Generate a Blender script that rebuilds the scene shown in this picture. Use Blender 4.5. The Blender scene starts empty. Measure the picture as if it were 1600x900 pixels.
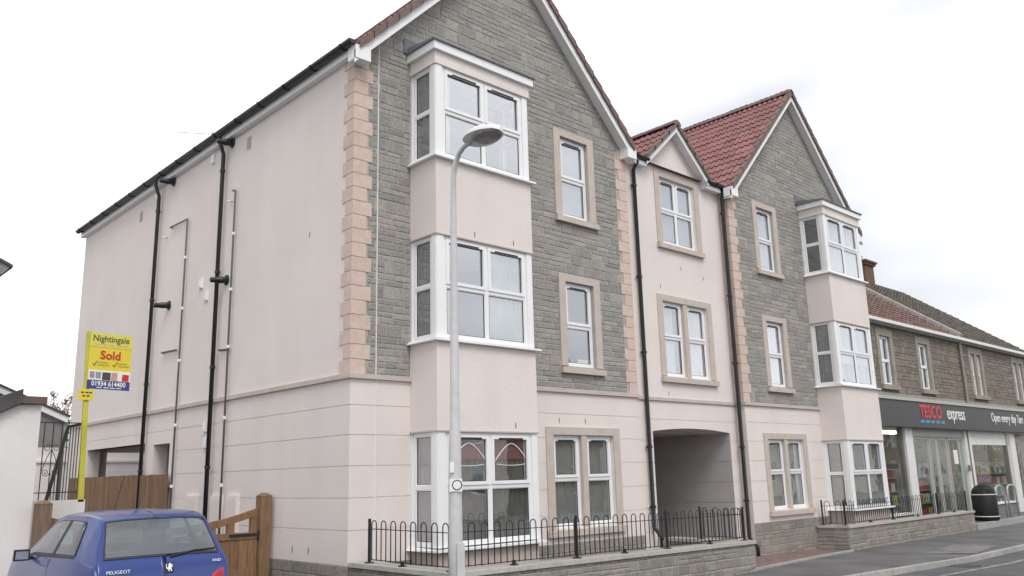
import bpy, math, random
from mathutils import Vector, Matrix
rnd = random.Random(11)
R = math.radians
scene = bpy.context.scene
col = scene.collection

# ------------------------------------------------------------------ camera
cam = bpy.data.cameras.new('camera')
cam.sensor_width = 36; cam.lens = 1322.9 / 1600 * 36
cam.clip_start = .1; cam.clip_end = 3000
camo = bpy.data.objects.new('camera', cam); col.objects.link(camo)
cr = Vector((0.730756, -0.682173, -0.025231)); cu = Vector((-0.130151, -0.175513, 0.975836)); cf = Vector((0.670117, 0.709814, 0.217042))
m = Matrix.Identity(4)
for i in range(3):
    m[i][0] = cr[i]; m[i][1] = cu[i]; m[i][2] = -cf[i]
m.translation = (-6.30915, -9.95277, 1.9211)
camo.matrix_world = m
scene.camera = camo

# ------------------------------------------------------------------ overcast sky
SUN_AZ, SUN_EL = R(203), R(52)
world = bpy.data.worlds.new('World'); scene.world = world; world.use_nodes = True
nt = world.node_tree; N = nt.nodes; L = nt.links
for n in list(N): N.remove(n)
out = N.new('ShaderNodeOutputWorld'); bg = N.new('ShaderNodeBackground'); bg.inputs['Strength'].default_value = .1
sky = N.new('ShaderNodeTexSky'); sky.sky_type = 'NISHITA'; sky.sun_disc = False
sky.sun_elevation = SUN_EL; sky.sun_rotation = SUN_AZ; sky.air_density = 1; sky.dust_density = 4
hs = N.new('ShaderNodeHueSaturation'); hs.inputs['Saturation'].default_value = .25; hs.inputs['Value'].default_value = 1.0
tc = N.new('ShaderNodeTexCoord'); mp = N.new('ShaderNodeMapping'); mp.inputs['Scale'].default_value = (1.1, 1.1, 2.6); mp.inputs['Location'].default_value = (1.7, .4, 1.1)
nz = N.new('ShaderNodeTexNoise'); nz.inputs['Scale'].default_value = 1.6; nz.inputs['Detail'].default_value = 3; nz.inputs['Roughness'].default_value = .5
cr_ = N.new('ShaderNodeValToRGB'); e = cr_.color_ramp.elements
e[0].position = .40; e[0].color = (.47, .485, .52, 1); e[1].position = .68; e[1].color = (1, 1, 1, 1)
sc = N.new('ShaderNodeVectorMath'); sc.operation = 'SCALE'; sc.inputs['Scale'].default_value = 12.0
mx = N.new('ShaderNodeMix'); mx.data_type = 'RGBA'; mx.inputs[0].default_value = .86
L.new(tc.outputs['Generated'], mp.inputs['Vector']); L.new(mp.outputs[0], nz.inputs['Vector']); L.new(nz.outputs['Fac'], cr_.inputs['Fac'])
L.new(cr_.outputs['Color'], sc.inputs[0]); L.new(sky.outputs[0], hs.inputs['Color'])
L.new(hs.outputs[0], mx.inputs[6]); L.new(sc.outputs[0], mx.inputs[7]); L.new(mx.outputs[2], bg.inputs['Color']); L.new(bg.outputs[0], out.inputs['Surface'])

sun = bpy.data.lights.new('sun', 'SUN'); sun.energy = 1.0; sun.angle = R(25); sun.color = (1, .96, .91)
suno = bpy.data.objects.new('sun', sun); col.objects.link(suno)
sd = Vector((math.sin(SUN_AZ) * math.cos(SUN_EL), math.cos(SUN_AZ) * math.cos(SUN_EL), math.sin(SUN_EL)))
suno.rotation_euler = sd.to_track_quat('Z', 'Y').to_euler(); suno.location = sd * 60

vs = scene.view_settings
vs.view_transform = 'Standard'; vs.look = 'None'; vs.exposure = 0.66; vs.gamma = 1; vs.use_curve_mapping = False

# ------------------------------------------------------------------ materials
def lin(r, g=None, b=None): return (r, g if g is not None else r, b if b is not None else r, 1)
def mat(name, c, rough=.7, var=.0, nscale=6, namt=.12, bump=.0, bscale=60, ramp=None, metal=0, coat=0, spec=.5, stain=0, stretch=None, fine=0):
    """c base colour; ramp: list of colours picked per piece (object random + 'tint' attribute); namt: mottling; bump: fine relief"""
    M = bpy.data.materials.new(name); M.use_nodes = True
    n = M.node_tree.nodes; l = M.node_tree.links
    b = n['Principled BSDF']; b.inputs['Roughness'].default_value = rough; b.inputs['Metallic'].default_value = metal
    b.inputs['Coat Weight'].default_value = coat; b.inputs['Specular IOR Level'].default_value = spec
    geo = n.new('ShaderNodeNewGeometry')
    vec = geo.outputs['Position']
    if stretch:
        mpn = n.new('ShaderNodeMapping'); mpn.inputs['Scale'].default_value = stretch; l.new(vec, mpn.inputs['Vector']); vec = mpn.outputs[0]
    if ramp:
        oi = n.new('ShaderNodeObjectInfo'); at = n.new('ShaderNodeAttribute'); at.attribute_name = 'tint'
        ad = n.new('ShaderNodeMath'); ad.operation = 'ADD'; l.new(oi.outputs['Random'], ad.inputs[0]); l.new(at.outputs['Fac'], ad.inputs[1])
        fr = n.new('ShaderNodeMath'); fr.operation = 'FRACT'; l.new(ad.outputs[0], fr.inputs[0])
        rp = n.new('ShaderNodeValToRGB'); rp.color_ramp.interpolation = 'LINEAR'
        els = rp.color_ramp.elements
        while len(els) < len(ramp): els.new(.5)
        for i, cc in enumerate(ramp):
            els[i].position = i / (len(ramp) - 1); els[i].color = lin(*cc)
        l.new(fr.outputs[0], rp.inputs['Fac']); csock = rp.outputs['Color']
    else:
        rgb = n.new('ShaderNodeRGB'); rgb.outputs[0].default_value = lin(*c) if isinstance(c, (tuple, list)) else lin(c); csock = rgb.outputs[0]
    def mul(cs, scale, lo, hi, detail=5, v=None):
        t = n.new('ShaderNodeTexNoise'); t.inputs['Scale'].default_value = scale; t.inputs['Detail'].default_value = detail
        l.new(v or vec, t.inputs['Vector'])
        mr = n.new('ShaderNodeMapRange'); mr.inputs['From Min'].default_value = .3; mr.inputs['From Max'].default_value = .7
        mr.inputs['To Min'].default_value = lo; mr.inputs['To Max'].default_value = hi; l.new(t.outputs['Fac'], mr.inputs['Value'])
        k = n.new('ShaderNodeVectorMath'); k.operation = 'SCALE'; l.new(cs, k.inputs[0]); l.new(mr.outputs[0], k.inputs['Scale'])
        return k.outputs[0]
    if namt: csock = mul(csock, nscale, 1 - namt, 1 + namt)
    if fine: csock = mul(csock, 75, 1 - fine, 1 + fine, 3)
    if stain:
        st = n.new('ShaderNodeMapping'); st.inputs['Scale'].default_value = (2.2, 2.2, .22); l.new(geo.outputs['Position'], st.inputs['Vector'])
        csock = mul(csock, 1.3, 1 - stain, 1 + stain * .3, 6, st.outputs[0])
    l.new(csock, b.inputs['Base Color'])
    if bump:
        t = n.new('ShaderNodeTexNoise'); t.inputs['Scale'].default_value = bscale; t.inputs['Detail'].default_value = 4; l.new(vec, t.inputs['Vector'])
        bp = n.new('ShaderNodeBump'); bp.inputs['Strength'].default_value = bump; bp.inputs['Distance'].default_value = .02
        l.new(t.outputs['Fac'], bp.inputs['Height']); l.new(bp.outputs[0], b.inputs['Normal'])
    return M
def glass(name, tint, f0=.13, rough=.01):
    M = bpy.data.materials.new(name); M.use_nodes = True
    n = M.node_tree.nodes; l = M.node_tree.links
    for x in list(n): n.remove(x)
    o = n.new('ShaderNodeOutputMaterial'); mixn = n.new('ShaderNodeMixShader'); tr = n.new('ShaderNodeBsdfTransparent'); gl = n.new('ShaderNodeBsdfGlossy')
    tr.inputs['Color'].default_value = lin(*tint); gl.inputs['Roughness'].default_value = rough; gl.inputs['Color'].default_value = (.93, .95, 1, 1)
    lw = n.new('ShaderNodeLayerWeight'); lw.inputs['Blend'].default_value = .5
    pw = n.new('ShaderNodeMath'); pw.operation = 'POWER'; pw.inputs[1].default_value = 4.0; l.new(lw.outputs['Facing'], pw.inputs[0])
    mr = n.new('ShaderNodeMapRange'); mr.inputs['To Min'].default_value = f0; mr.inputs['To Max'].default_value = .9; l.new(pw.outputs[0], mr.inputs['Value'])
    geo = n.new('ShaderNodeNewGeometry'); t = n.new('ShaderNodeTexNoise'); t.inputs['Scale'].default_value = 1.6; l.new(geo.outputs['Position'], t.inputs['Vector'])
    bp = n.new('ShaderNodeBump'); bp.inputs['Strength'].default_value = .05; bp.inputs['Distance'].default_value = .05; l.new(t.outputs['Fac'], bp.inputs['Height']); l.new(bp.outputs[0], gl.inputs['Normal'])
    l.new(mr.outputs[0], mixn.inputs['Fac']); l.new(tr.outputs[0], mixn.inputs[1]); l.new(gl.outputs[0], mixn.inputs[2]); l.new(mixn.outputs[0], o.inputs['Surface'])
    return M
def emis(name, c, s):
    M = mat(name, c, namt=0); b = M.node_tree.nodes['Principled BSDF']
    b.inputs['Emission Color'].default_value = lin(*c); b.inputs['Emission Strength'].default_value = s; return M

STONES = [(.20, .198, .185), (.24, .237, .218), (.285, .276, .25), (.215, .214, .203), (.31, .296, .262), (.265, .242, .22), (.205, .205, .198), (.275, .262, .24), (.235, .225, .212)]
STONES = [(r * 1.2, g * 1.18, b_ * 1.19) for r, g, b_ in STONES]
M = dict(
    render=mat('cream_render', (.765, .70, .665), .9, nscale=.7, namt=.04, stain=.03, bump=.5, bscale=100, fine=.055),
    quoin=mat('pink_quoin_stone', (.5, .4, .33), .9, ramp=[(.575, .45, .385), (.61, .485, .42), (.615, .48, .425), (.585, .465, .395)], nscale=9, namt=.08, bump=.3),
    surround=mat('buff_cast_stone', (.52, .455, .405), .9, nscale=5, namt=.07, bump=.25),
    stone=mat('grey_stone', .2, .92, ramp=STONES, nscale=22, namt=.2, bump=.6, bscale=45),
    mortar=mat('pale_mortar', (.395, .387, .36), .95, nscale=14, namt=.12, bump=.3),
    wallstone=mat('wall_stone', .2, .92, ramp=[(.21, .195, .175), (.26, .24, .212), (.30, .275, .245), (.235, .218, .198), (.285, .255, .22), (.19, .18, .165)], nscale=16, namt=.2, bump=.6, bscale=40),
    coping=mat('concrete_coping', .3, .9, ramp=[(.37, .355, .32), (.43, .415, .375), (.40, .385, .35)], nscale=12, namt=.12, bump=.4),
    upvc=mat('white_upvc', (.82, .82, .83), .35, namt=.015),
    black=mat('black_plastic', (.016, .016, .018), .38, namt=.1),
    iron=mat('black_iron', (.014, .015, .017), .42, namt=.2, nscale=30),
    tile=mat('red_roof_tile', .2, .8, ramp=[(.22, .10, .096), (.26, .118, .112), (.29, .138, .13), (.245, .11, .104), (.205, .103, .098), (.27, .135, .13)], nscale=14, namt=.16, bump=.3),
    vtile=mat('verge_tile', .2, .85, ramp=[(.155, .11, .10), (.19, .125, .112), (.165, .13, .12)], nscale=14, namt=.15, bump=.3),
    oldtile=mat('old_red_tile', .2, .9, ramp=[(.15, .092, .078), (.18, .105, .088), (.165, .09, .076), (.14, .095, .082)], nscale=6, namt=.25, bump=.3),
    browntile=mat('brown_roof_tile', .2, .9, ramp=[(.085, .072, .062), (.105, .086, .073), (.095, .082, .07), (.12, .1, .082)], nscale=6, namt=.25, bump=.3),
    lead=mat('lead_sheet', (.13, .135, .145), .55, nscale=8, namt=.12),
    glass=glass('window_glass', (.93, .945, .945), .27),
    shopglass=glass('shop_glass', (.95, .975, .96), .035),
    carglass=glass('car_glass', (.50, .66, .67), .20),
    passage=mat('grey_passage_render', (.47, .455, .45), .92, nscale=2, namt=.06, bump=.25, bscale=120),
    binblack=mat('bin_black', (.012, .013, .013), .6, namt=.15, spec=.3),
    interior=mat('interior_plaster', (.42, .40, .37), .9, namt=.04),
    ceil=mat('ceiling_white', (.7, .7, .68), .9, namt=.02),
    net=mat('net_curtain', (.50, .51, .47), .95, namt=.14, nscale=3),
    netgrey=mat('grey_net', (.33, .335, .30), .95, namt=.16, nscale=5),
    blind=mat('pale_blind', (.46, .46, .46), .9, namt=.05),
    pinkcurtain=mat('pink_curtain', (.48, .24, .23), .95, namt=.15, nscale=4),
    steel=mat('galvanised_steel', (.42, .43, .44), .5, metal=.25, nscale=9, namt=.1),
    lampgrey=mat('lamp_paint', (.56, .55, .55), .45, nscale=12, namt=.06),
    lamphead=mat('lamp_head_grey', (.72, .72, .73), .4, nscale=9, namt=.05),
    lens=mat('lamp_lens', (.22, .215, .2), .25, nscale=25, namt=.35),
    asphalt=mat('asphalt', (.105, .105, .11), .92, nscale=1.1, namt=.22, bump=.7, bscale=160),
    pave=mat('pavement_asphalt', (.13, .127, .13), .92, nscale=.9, namt=.28, bump=.7, bscale=160),
    kerb=mat('kerb_stone', .3, .9, ramp=[(.30, .295, .28), (.36, .35, .33), (.33, .325, .31)], nscale=10, namt=.15, bump=.4),
    drive=mat('red_block_paving', (.19, .125, .115), .92, nscale=5, namt=.3, bump=.6, bscale=50),
    ground=mat('earth', (.12, .12, .1), .95, nscale=.3, namt=.3),
    white=mat('white_masonry', (.74, .71, .69), .92, nscale=1.5, namt=.05, bump=.35, bscale=90, stain=.05),
    clad=mat('grey_cladding', (.23, .225, .225), .8, nscale=4, namt=.08),
    slate=mat('dark_slate', (.075, .07, .068), .8, nscale=8, namt=.25),
    brownfascia=mat('brown_fascia', (.13, .09, .075), .8, nscale=9, namt=.2),
    wood=mat('gate_timber', .2, .85, ramp=[(.205, .115, .058), (.235, .13, .065), (.26, .15, .08), (.19, .105, .055), (.225, .14, .078)], nscale=3, namt=.28, bump=.4, bscale=30, stretch=(9, 9, 1)),
    woodold=mat('weathered_timber', .2, .88, ramp=[(.17, .115, .08), (.2, .13, .09), (.18, .12, .085)], nscale=3, namt=.28, bump=.4, bscale=30, stretch=(9, 9, 1)),
    yellow=mat('yellow_board', (.72, .60, .05), .5, namt=.03),
    ypost=mat('yellow_post', (.52, .49, .06), .6, nscale=4, namt=.12),
    paper=mat('white_print', (.80, .80, .78), .5, namt=.02),
    navy=mat('navy_print', (.05, .055, .22), .5, namt=.03),
    inkdark=mat('dark_ink', (.06, .055, .04), .5, namt=0),
    inkred=mat('red_ink', (.55, .03, .025), .5, namt=0),
    inkpale=mat('pale_ink', (.45, .36, .05), .5, namt=0),
    inkred2=mat('sign_red', (.62, .02, .035), .4, namt=0),
    inkblue=mat('sign_blue', (.05, .26, .48), .4, namt=0),
    inkgrey=mat('photo_grey', (.28, .28, .32), .5, namt=.4, nscale=40),
    inkpink=mat('photo_pink', (.55, .33, .28), .5, namt=.3, nscale=40),
    signgrey=mat('fascia_charcoal', (.048, .050, .052), .45, nscale=2, namt=.08),
    shopframe=mat('shop_frame_grey', (.42, .43, .41), .5, namt=.06),
    shopwhite=mat('shop_white', (.72, .72, .71), .5, namt=.04),
    stall=mat('stallriser', (.20, .18, .20), .8, nscale=6, namt=.15),
    carblue=mat('car_blue', (.012, .036, .19), .3, namt=.05, nscale=3, metal=.2, coat=.45),
    cartrim=mat('car_black_trim', (.012, .012, .014), .5, namt=.1),
    carred=mat('tail_red', (.42, .012, .025), .2, namt=.06, coat=.5),
    chrome=mat('chrome', (.7, .71, .72), .15, metal=1, namt=0),
    tyre=mat('tyre', (.02, .02, .02), .9, namt=.2),
    seat=mat('seat_cloth', (.06, .065, .07), .95, namt=.2),
    leafbrown=mat('brown_leaves', .2, .9, ramp=[(.20, .12, .08), (.26, .165, .11), (.17, .13, .085)], namt=.2),
    leafgreen=mat('green_leaves', .2, .8, ramp=[(.03, .055, .02), (.045, .075, .028), (.06, .085, .035)], namt=.2),
    bark=mat('bark', (.07, .055, .045), .95, namt=.25, nscale=12),
    prodred=mat('goods_red', (.36, .05, .045), .6, namt=.4, nscale=9), prodyel=mat('goods_yellow', (.50, .40, .06), .6, namt=.3, nscale=9),
    prodwhite=mat('goods_white', (.55, .55, .53), .6, namt=.3, nscale=9), prodgreen=mat('goods_green', (.10, .22, .11), .6, namt=.4, nscale=9),
    prodblue=mat('goods_blue', (.09, .16, .28), .6, namt=.4, nscale=9), shelf=mat('shelf_metal', (.33, .33, .32), .5, namt=.1),
    tube=emis('shop_tube', (1, .97, .9), 10.0),
    darkbrick=mat('dark_brick', (.14, .085, .065), .9, nscale=8, namt=.2),
)

# ------------------------------------------------------------------ mesh helpers
V = Vector
class Face:
    """a wall-like frame: point(u,v,w) = origin + u*uvec + v*Z + w*inward (+ vslope*u in height)"""
    def __init__(s, o, u, n, vslope=0): s.o = V(o); s.u = V(u); s.n = V(n); s.vs = vslope
    def __call__(s, u, v, w): 
        p = s.o + s.u * u + s.n * w; p.z += v + s.vs * u; return p
class MB:
    def __init__(s): s.v = []; s.f = []; s.t = []; s.sm = False
    def poly(s, pts, t=0):
        i = len(s.v); s.v += [tuple(p) for p in pts]; s.f.append(tuple(range(i, i + len(pts)))); s.t.append(t)
    def hexa(s, p, t=0):   # 8 points: bottom ring 0-3, top ring 4-7
        i = len(s.v); s.v += [tuple(q) for q in p]
        for f in ((3, 2, 1, 0), (4, 5, 6, 7), (0, 1, 5, 4), (1, 2, 6, 5), (2, 3, 7, 6), (3, 0, 4, 7)):
            s.f.append(tuple(i + k for k in f)); s.t.append(t)
        return s
    def box(s, x0, x1, y0, y1, z0, z1, t=0):
        return s.hexa([(x0, y0, z0), (x1, y0, z0), (x1, y1, z0), (x0, y1, z0), (x0, y0, z1), (x1, y0, z1), (x1, y1, z1), (x0, y1, z1)], t)
    def fbox(s, F, u0, u1, v0, v1, w0, w1, t=0):
        return s.hexa([F(u0, v0, w0), F(u1, v0, w0), F(u1, v0, w1), F(u0, v0, w1), F(u0, v1, w0), F(u1, v1, w0), F(u1, v1, w1), F(u0, v1, w1)], t)
    def bar(s, a, b, wd, ht, up=(0, 0, 1), t=0):   # rectangular bar from a to b
        a = V(a); b = V(b); d = (b - a).normalized(); sx = d.cross(V(up)).normalized() * wd / 2; sz = sx.cross(d).normalized() * ht / 2
        return s.hexa([a - sx - sz, a + sx - sz, b + sx - sz, b - sx - sz, a - sx + sz, a + sx + sz, b + sx + sz, b - sx + sz], t)
    def tube(s, path, r, n=8, caps=True, t=0):
        path = [V(p) for p in path]; rs = r if isinstance(r, (list, tuple)) else [r] * len(path)
        rings = []; ref = None
        for k, p in enumerate(path):
            d = (path[min(k + 1, len(path) - 1)] - path[max(k - 1, 0)]).normalized()
            if ref is None: ref = d.orthogonal().normalized()
            x = (ref - d * ref.dot(d)).normalized(); y = d.cross(x); ref = x
            i = len(s.v); rings.append(i)
            for j in range(n):
                a = 2 * math.pi * j / n; s.v.append(tuple(p + (x * math.cos(a) + y * math.sin(a)) * rs[k]))
        for k in range(len(rings) - 1):
            for j in range(n):
                s.f.append((rings[k] + j, rings[k] + (j + 1) % n, rings[k + 1] + (j + 1) % n, rings[k + 1] + j)); s.t.append(t)
        if caps:
            s.f.append(tuple(rings[0] + j for j in reversed(range(n)))); s.t.append(t)
            s.f.append(tuple(rings[-1] + j for j in range(n))); s.t.append(t)
        return s
    def lathe(s, o, prof, n=16, axis=(0, 0, 1), t=0):
        ax = V(axis).normalized(); x = ax.orthogonal().normalized(); y = ax.cross(x); o = V(o); rings = []
        for r, h in prof:
            rings.append(len(s.v))
            for j in range(n):
                a = 2 * math.pi * j / n; s.v.append(tuple(o + ax * h + (x * math.cos(a) + y * math.sin(a)) * max(r, 1e-4)))
        for k in range(len(rings) - 1):
            for j in range(n):
                s.f.append((rings[k] + j, rings[k] + (j + 1) % n, rings[k + 1] + (j + 1) % n, rings[k + 1] + j)); s.t.append(t)
        return s
    def mesh(s, name, smooth=False):
        me = bpy.data.meshes.new(name); me.from_pydata(s.v, [], s.f); me.update()
        if any(s.t):
            a = me.attributes.new('tint', 'FLOAT', 'FACE'); a.data.foreach_set('value', s.t)
        if smooth or s.sm: me.polygons.foreach_set('use_smooth', [True] * len(me.polygons))
        return me
    def build(s, name, m, parent=None, smooth=False): return link(name, s.mesh(name, smooth), m, parent)
BASE = {}
def link(name, me, m, parent=None, mw=None):
    if m is not None and not me.materials: me.materials.append(M[m] if isinstance(m, str) else m)
    o = bpy.data.objects.new(name, me); col.objects.link(o)
    if mw is not None: o.matrix_basis = mw
    if parent is not None:
        o.parent = parent
        if parent.name in BASE: o.matrix_parent_inverse = Matrix.Translation(BASE[parent.name]).inverted()
        elif mw is None and parent.type == 'MESH' and parent.matrix_basis != Matrix.Identity(4): o.matrix_parent_inverse = parent.matrix_basis.inverted()
    return o
def thing(name, label, cat, loc=(0, 0, 0), group=None):
    o = bpy.data.objects.new(name, None); col.objects.link(o); o.location = loc; o.empty_display_size = .2
    BASE[o.name] = V(loc); tag(o, label, cat, group); return o
def tag(o, label, cat, group=None):
    o['label'] = label; o['category'] = cat
    if group: o['group'] = group
    return o
def struct(o): o['kind'] = 'structure'; return o
def stuff(o): o['kind'] = 'stuff'; return o
def one(name, m, parent, fn, smooth=False):
    b = MB(); fn(b); return b.build(name, m, parent, smooth)
def text(name, s, size, mw, m, parent, extrude=.002, bold=0, sx=1, align='LEFT'):
    cu_ = bpy.data.curves.new(name, 'FONT'); cu_.body = s; cu_.size = size; cu_.extrude = extrude; cu_.offset = bold; cu_.align_x = align; cu_.resolution_u = 3
    t = bpy.data.objects.new(name, cu_); col.objects.link(t)
    dg = bpy.context.evaluated_depsgraph_get(); dg.update(); me = bpy.data.meshes.new_from_object(t.evaluated_get(dg))
    bpy.data.objects.remove(t); me.transform(mw @ Matrix.Diagonal((sx, 1, 1, 1)))
    me.materials.clear(); me.materials.append(M[m]); return link(name, me, None, parent)
def frame_mw(o, x, up):    # matrix whose local X runs along x, local Y along up (for flat text)
    x = V(x).normalized(); y = V(up).normalized(); z = x.cross(y); mm = Matrix.Identity(4)
    for i in range(3): mm[i][0] = x[i]; mm[i][1] = y[i]; mm[i][2] = z[i]; mm[i][3] = o[i]
    return mm

# ---- walls with openings and scored grooves
def wall(b, F, u0, u1, v0, v1, holes=(), grooves=(), reveal=.12, w=0, gd=.008, gh=.014):
    cuts = [v0]
    for g in sorted(grooves): cuts += [g - gh / 2, g + gh / 2]
    cuts.append(v1)
    for k in range(len(cuts) - 1):
        a, c = cuts[k], cuts[k + 1]; rec = w + (gd if k % 2 else 0)
        vsx = sorted(set([a, c] + [x for h in holes for x in h[2:4] if a < x < c])); usx = sorted(set([u0, u1] + [x for h in holes for x in h[:2] if u0 < x < u1]))
        for i in range(len(vsx) - 1):
            run = None
            for j in range(len(usx)):
                ok = False
                if j < len(usx) - 1:
                    mu = (usx[j] + usx[j + 1]) / 2; mv = (vsx[i] + vsx[i + 1]) / 2
                    ok = not any(h[0] < mu < h[1] and h[2] < mv < h[3] for h in holes)
                if ok and run is None: run = usx[j]
                if not ok and run is not None:
                    b.poly([F(run, vsx[i], rec), F(usx[j], vsx[i], rec), F(usx[j], vsx[i + 1], rec), F(run, vsx[i + 1], rec)])
                    if k % 2:
                        for vv in (a, c): b.poly([F(run, vv, w), F(usx[j], vv, w), F(usx[j], vv, rec), F(run, vv, rec)])
                    run = None
    for h in holes:
        a, c = h[:2]; d, e_ = max(h[2], v0), min(h[3], v1); r0 = w + reveal
        if d >= e_ or h[2] < -.5: continue
        b.poly([F(a, d, w), F(a, e_, w), F(a, e_, r0), F(a, d, r0)]); b.poly([F(c, d, w), F(c, e_, w), F(c, e_, r0), F(c, d, r0)])
        if h[3] <= v1: b.poly([F(a, e_, w), F(c, e_, w), F(c, e_, r0), F(a, e_, r0)])
        if h[2] >= v0: b.poly([F(a, d, w), F(c, d, w), F(c, d, r0), F(a, d, r0)])

# ---- coursed stone: rectangles, cut round openings, clipped under a roof line
def rects(u0, u1, v0, v1, course=.205, seed=1, lo=.2, hi=.48, single=.3):
    q = random.Random(seed); res = []; v = v0
    while v < v1 - .03:
        h = min(course * q.uniform(.88, 1.12), v1 - v)
        if v1 - (v + h) < .05: h = v1 - v
        u = u0
        while u < u1 - 1e-4:
            L_ = min(q.uniform(.5, 1.15), u1 - u)
            if u1 - (u + L_) < .15: L_ = u1 - u
            sub = [(v, v + h)] if (q.random() < single or h < .13) else (lambda s: [(v, v + s), (v + s, v + h)])(h * q.uniform(.42, .6))
            for a, c in sub:
                x = u
                while x < u + L_ - 1e-4:
                    w_ = q.uniform(lo, hi) * (.75 if len(sub) == 1 else 1)
                    if u + L_ - (x + w_) < .12: w_ = u + L_ - x
                    res.append((x, x + w_, a, c)); x += w_
            u += L_
        v += h
    return res
def cut(rs, holes):
    for H in holes:
        o = []
        for (a, c, d, e_) in rs:
            if c <= H[0] or a >= H[1] or e_ <= H[2] or d >= H[3]: o.append((a, c, d, e_)); continue
            if a < H[0]: o.append((a, H[0], d, e_))
            if c > H[1]: o.append((H[1], c, d, e_))
            a2, c2 = max(a, H[0]), min(c, H[1])
            if d < H[2]: o.append((a2, c2, d, H[2]))
            if e_ > H[3]: o.append((a2, c2, H[3], e_))
        rs = o
    return [r for r in rs if r[1] - r[0] > .035 and r[3] - r[2] > .025]
def clip(poly, n, d):   # keep n.p <= d
    o = []
    for i in range(len(poly)):
        a, b_ = poly[i], poly[(i + 1) % len(poly)]; da = a[0] * n[0] + a[1] * n[1] - d; db = b_[0] * n[0] + b_[1] * n[1] - d
        if da <= 0: o.append(a)
        if da * db < 0:
            t = da / (da - db); o.append((a[0] + t * (b_[0] - a[0]), a[1] + t * (b_[1] - a[1])))
    return o
def stone_poly(r, clips, j=.010):
    p = [(r[0] + j / 2, r[2] + j / 2), (r[1] - j / 2, r[2] + j / 2), (r[1] - j / 2, r[3] - j / 2), (r[0] + j / 2, r[3] - j / 2)]
    for n, d in clips:
        p = clip(p, n, d)
        if len(p) < 3: return None
    return p
def add_stone(b, F, p, w0, w1, t, ch=.008, q=rnd):
    cx = sum(x[0] for x in p) / len(p); cy = sum(x[1] for x in p) / len(p); dv = q.uniform(-.003, .003)
    inn = [(x + math.copysign(min(ch, abs(cx - x) * .4), cx - x), y + math.copysign(min(ch, abs(cy - y) * .4), cy - y)) for x, y in p]
    i = len(b.v); n = len(p)
    b.v += [tuple(F(x, y, w0 + dv)) for x, y in inn] + [tuple(F(x, y, min(w0 + dv + .006, w1 - .0005))) for x, y in p] + [tuple(F(x, y, w1)) for x, y in p]
    b.f.append(tuple(range(i, i + n))); b.t.append(t)
    for k in range(n):
        k2 = (k + 1) % n
        b.f.append((i + k, i + n + k, i + n + k2, i + k2)); b.f.append((i + n + k, i + 2 * n + k, i + 2 * n + k2, i + n + k2)); b.t += [t, t]

# ---- ground height: the street falls gently to the right
GP = [(-400, .50), (-30, .50), (0, .36), (6.8, .24), (12.5, .11), (20, .10), (400, .10)]
def gz(x):
    for (a, za), (b, zb) in zip(GP, GP[1:]):
        if x <= b: return za + (zb - za) * (x - a) / (b - a)
    return GP[-1][1]
def strip(b, x0, x1, ys, dz=0, step=2.0):
    n = max(1, int((x1 - x0) / step)); xs = sorted(set([x0 + (x1 - x0) * i / n for i in range(n + 1)] + [g[0] for g in GP if x0 < g[0] < x1]))
    for i in range(len(xs) - 1):
        for (ya, da), (yb, db) in zip(ys, ys[1:]):
            b.poly([(xs[i], ya, gz(xs[i]) + da + dz), (xs[i + 1], ya, gz(xs[i + 1]) + da + dz), (xs[i + 1], yb, gz(xs[i + 1]) + db + dz), (xs[i], yb, gz(xs[i]) + db + dz)])

# ================================================================== SETTING
struct(one('ground', 'ground', None, lambda b: b.poly([(-900, -900, -.12), (900, -900, -.12), (900, 900, -.12), (-900, 900, -.12)])))
KY = -3.28
struct(one('road', 'asphalt', None, lambda b: strip(b, -70, 140, [(-13.5, -.09), (-8, -.03), (KY, -.085)])))
struct(one('pavement', 'pave', None, lambda b: strip(b, -70, 140, [(KY + .125, 0), (-1.5, .004), (30, .004)])))
kb = struct(one('kerb', 'mortar', None, lambda b: strip(b, -70, 140, [(KY + .004, -.09), (KY + .12, -.03)])))
q = random.Random(5); x = -24.0
while x < 60:
    L_ = .91; b = MB(); z0, z1 = gz(x), gz(x + L_)
    b.hexa([(x + .006, KY, z0 - .12), (x + L_ - .006, KY, z1 - .12), (x + L_ - .006, KY + .125, z1 - .12), (x + .006, KY + .125, z0 - .12),
            (x + .006, KY + .012, z0 + .006), (x + L_ - .006, KY + .012, z1 + .006), (x + L_ - .006, KY + .125, z1 + .007), (x + .006, KY + .125, z0 + .007)], q.random())
    b.build('kerb_stone', 'kerb', kb); x += L_
# worn white line and pale patch on the pavement, red block drive between the two low walls
struct(one('driveway', 'drive', None, lambda b: [b.poly([(p[0], p[1], gz(p[0]) + .012) for p in c]) for c in
      ([(6.95, -1.55), (8.6, -1.26), (8.6, 12.3), (6.95, 12.3)], [(8.6, -1.26), (10.5, -.95), (10.5, 12.3), (8.6, 12.3)], [(10.5, -.95), (12.5, -.68), (12.5, -.02), (10.5, -.02)])]))
struct(one('pavement_patch', mat('worn_asphalt', (.19, .186, .185), .92, nscale=3, namt=.3, bump=.7, bscale=150), None, lambda b: b.poly([(p[0], p[1], gz(p[0]) + .009) for p in ((12.6, -2.25), (15.2, -1.95), (15.4, -2.8), (13.3, -3.08))])))
M['worn'] = mat('worn_line', .2, .9, ramp=[(.16, .155, .15), (.30, .295, .28)], nscale=5, namt=.5, bump=.5, bscale=120)
rm = struct(one('road_marking', 'worn', None, lambda b: strip(b, 4, 40, [(-4.02, -.0765), (-3.92, -.0775)], .006)))
gy = struct(one('road_gully', 'black', None, lambda b: b.box(11.0, 11.45, -3.76, -3.32, .03, gz(11) - .078)))
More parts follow.
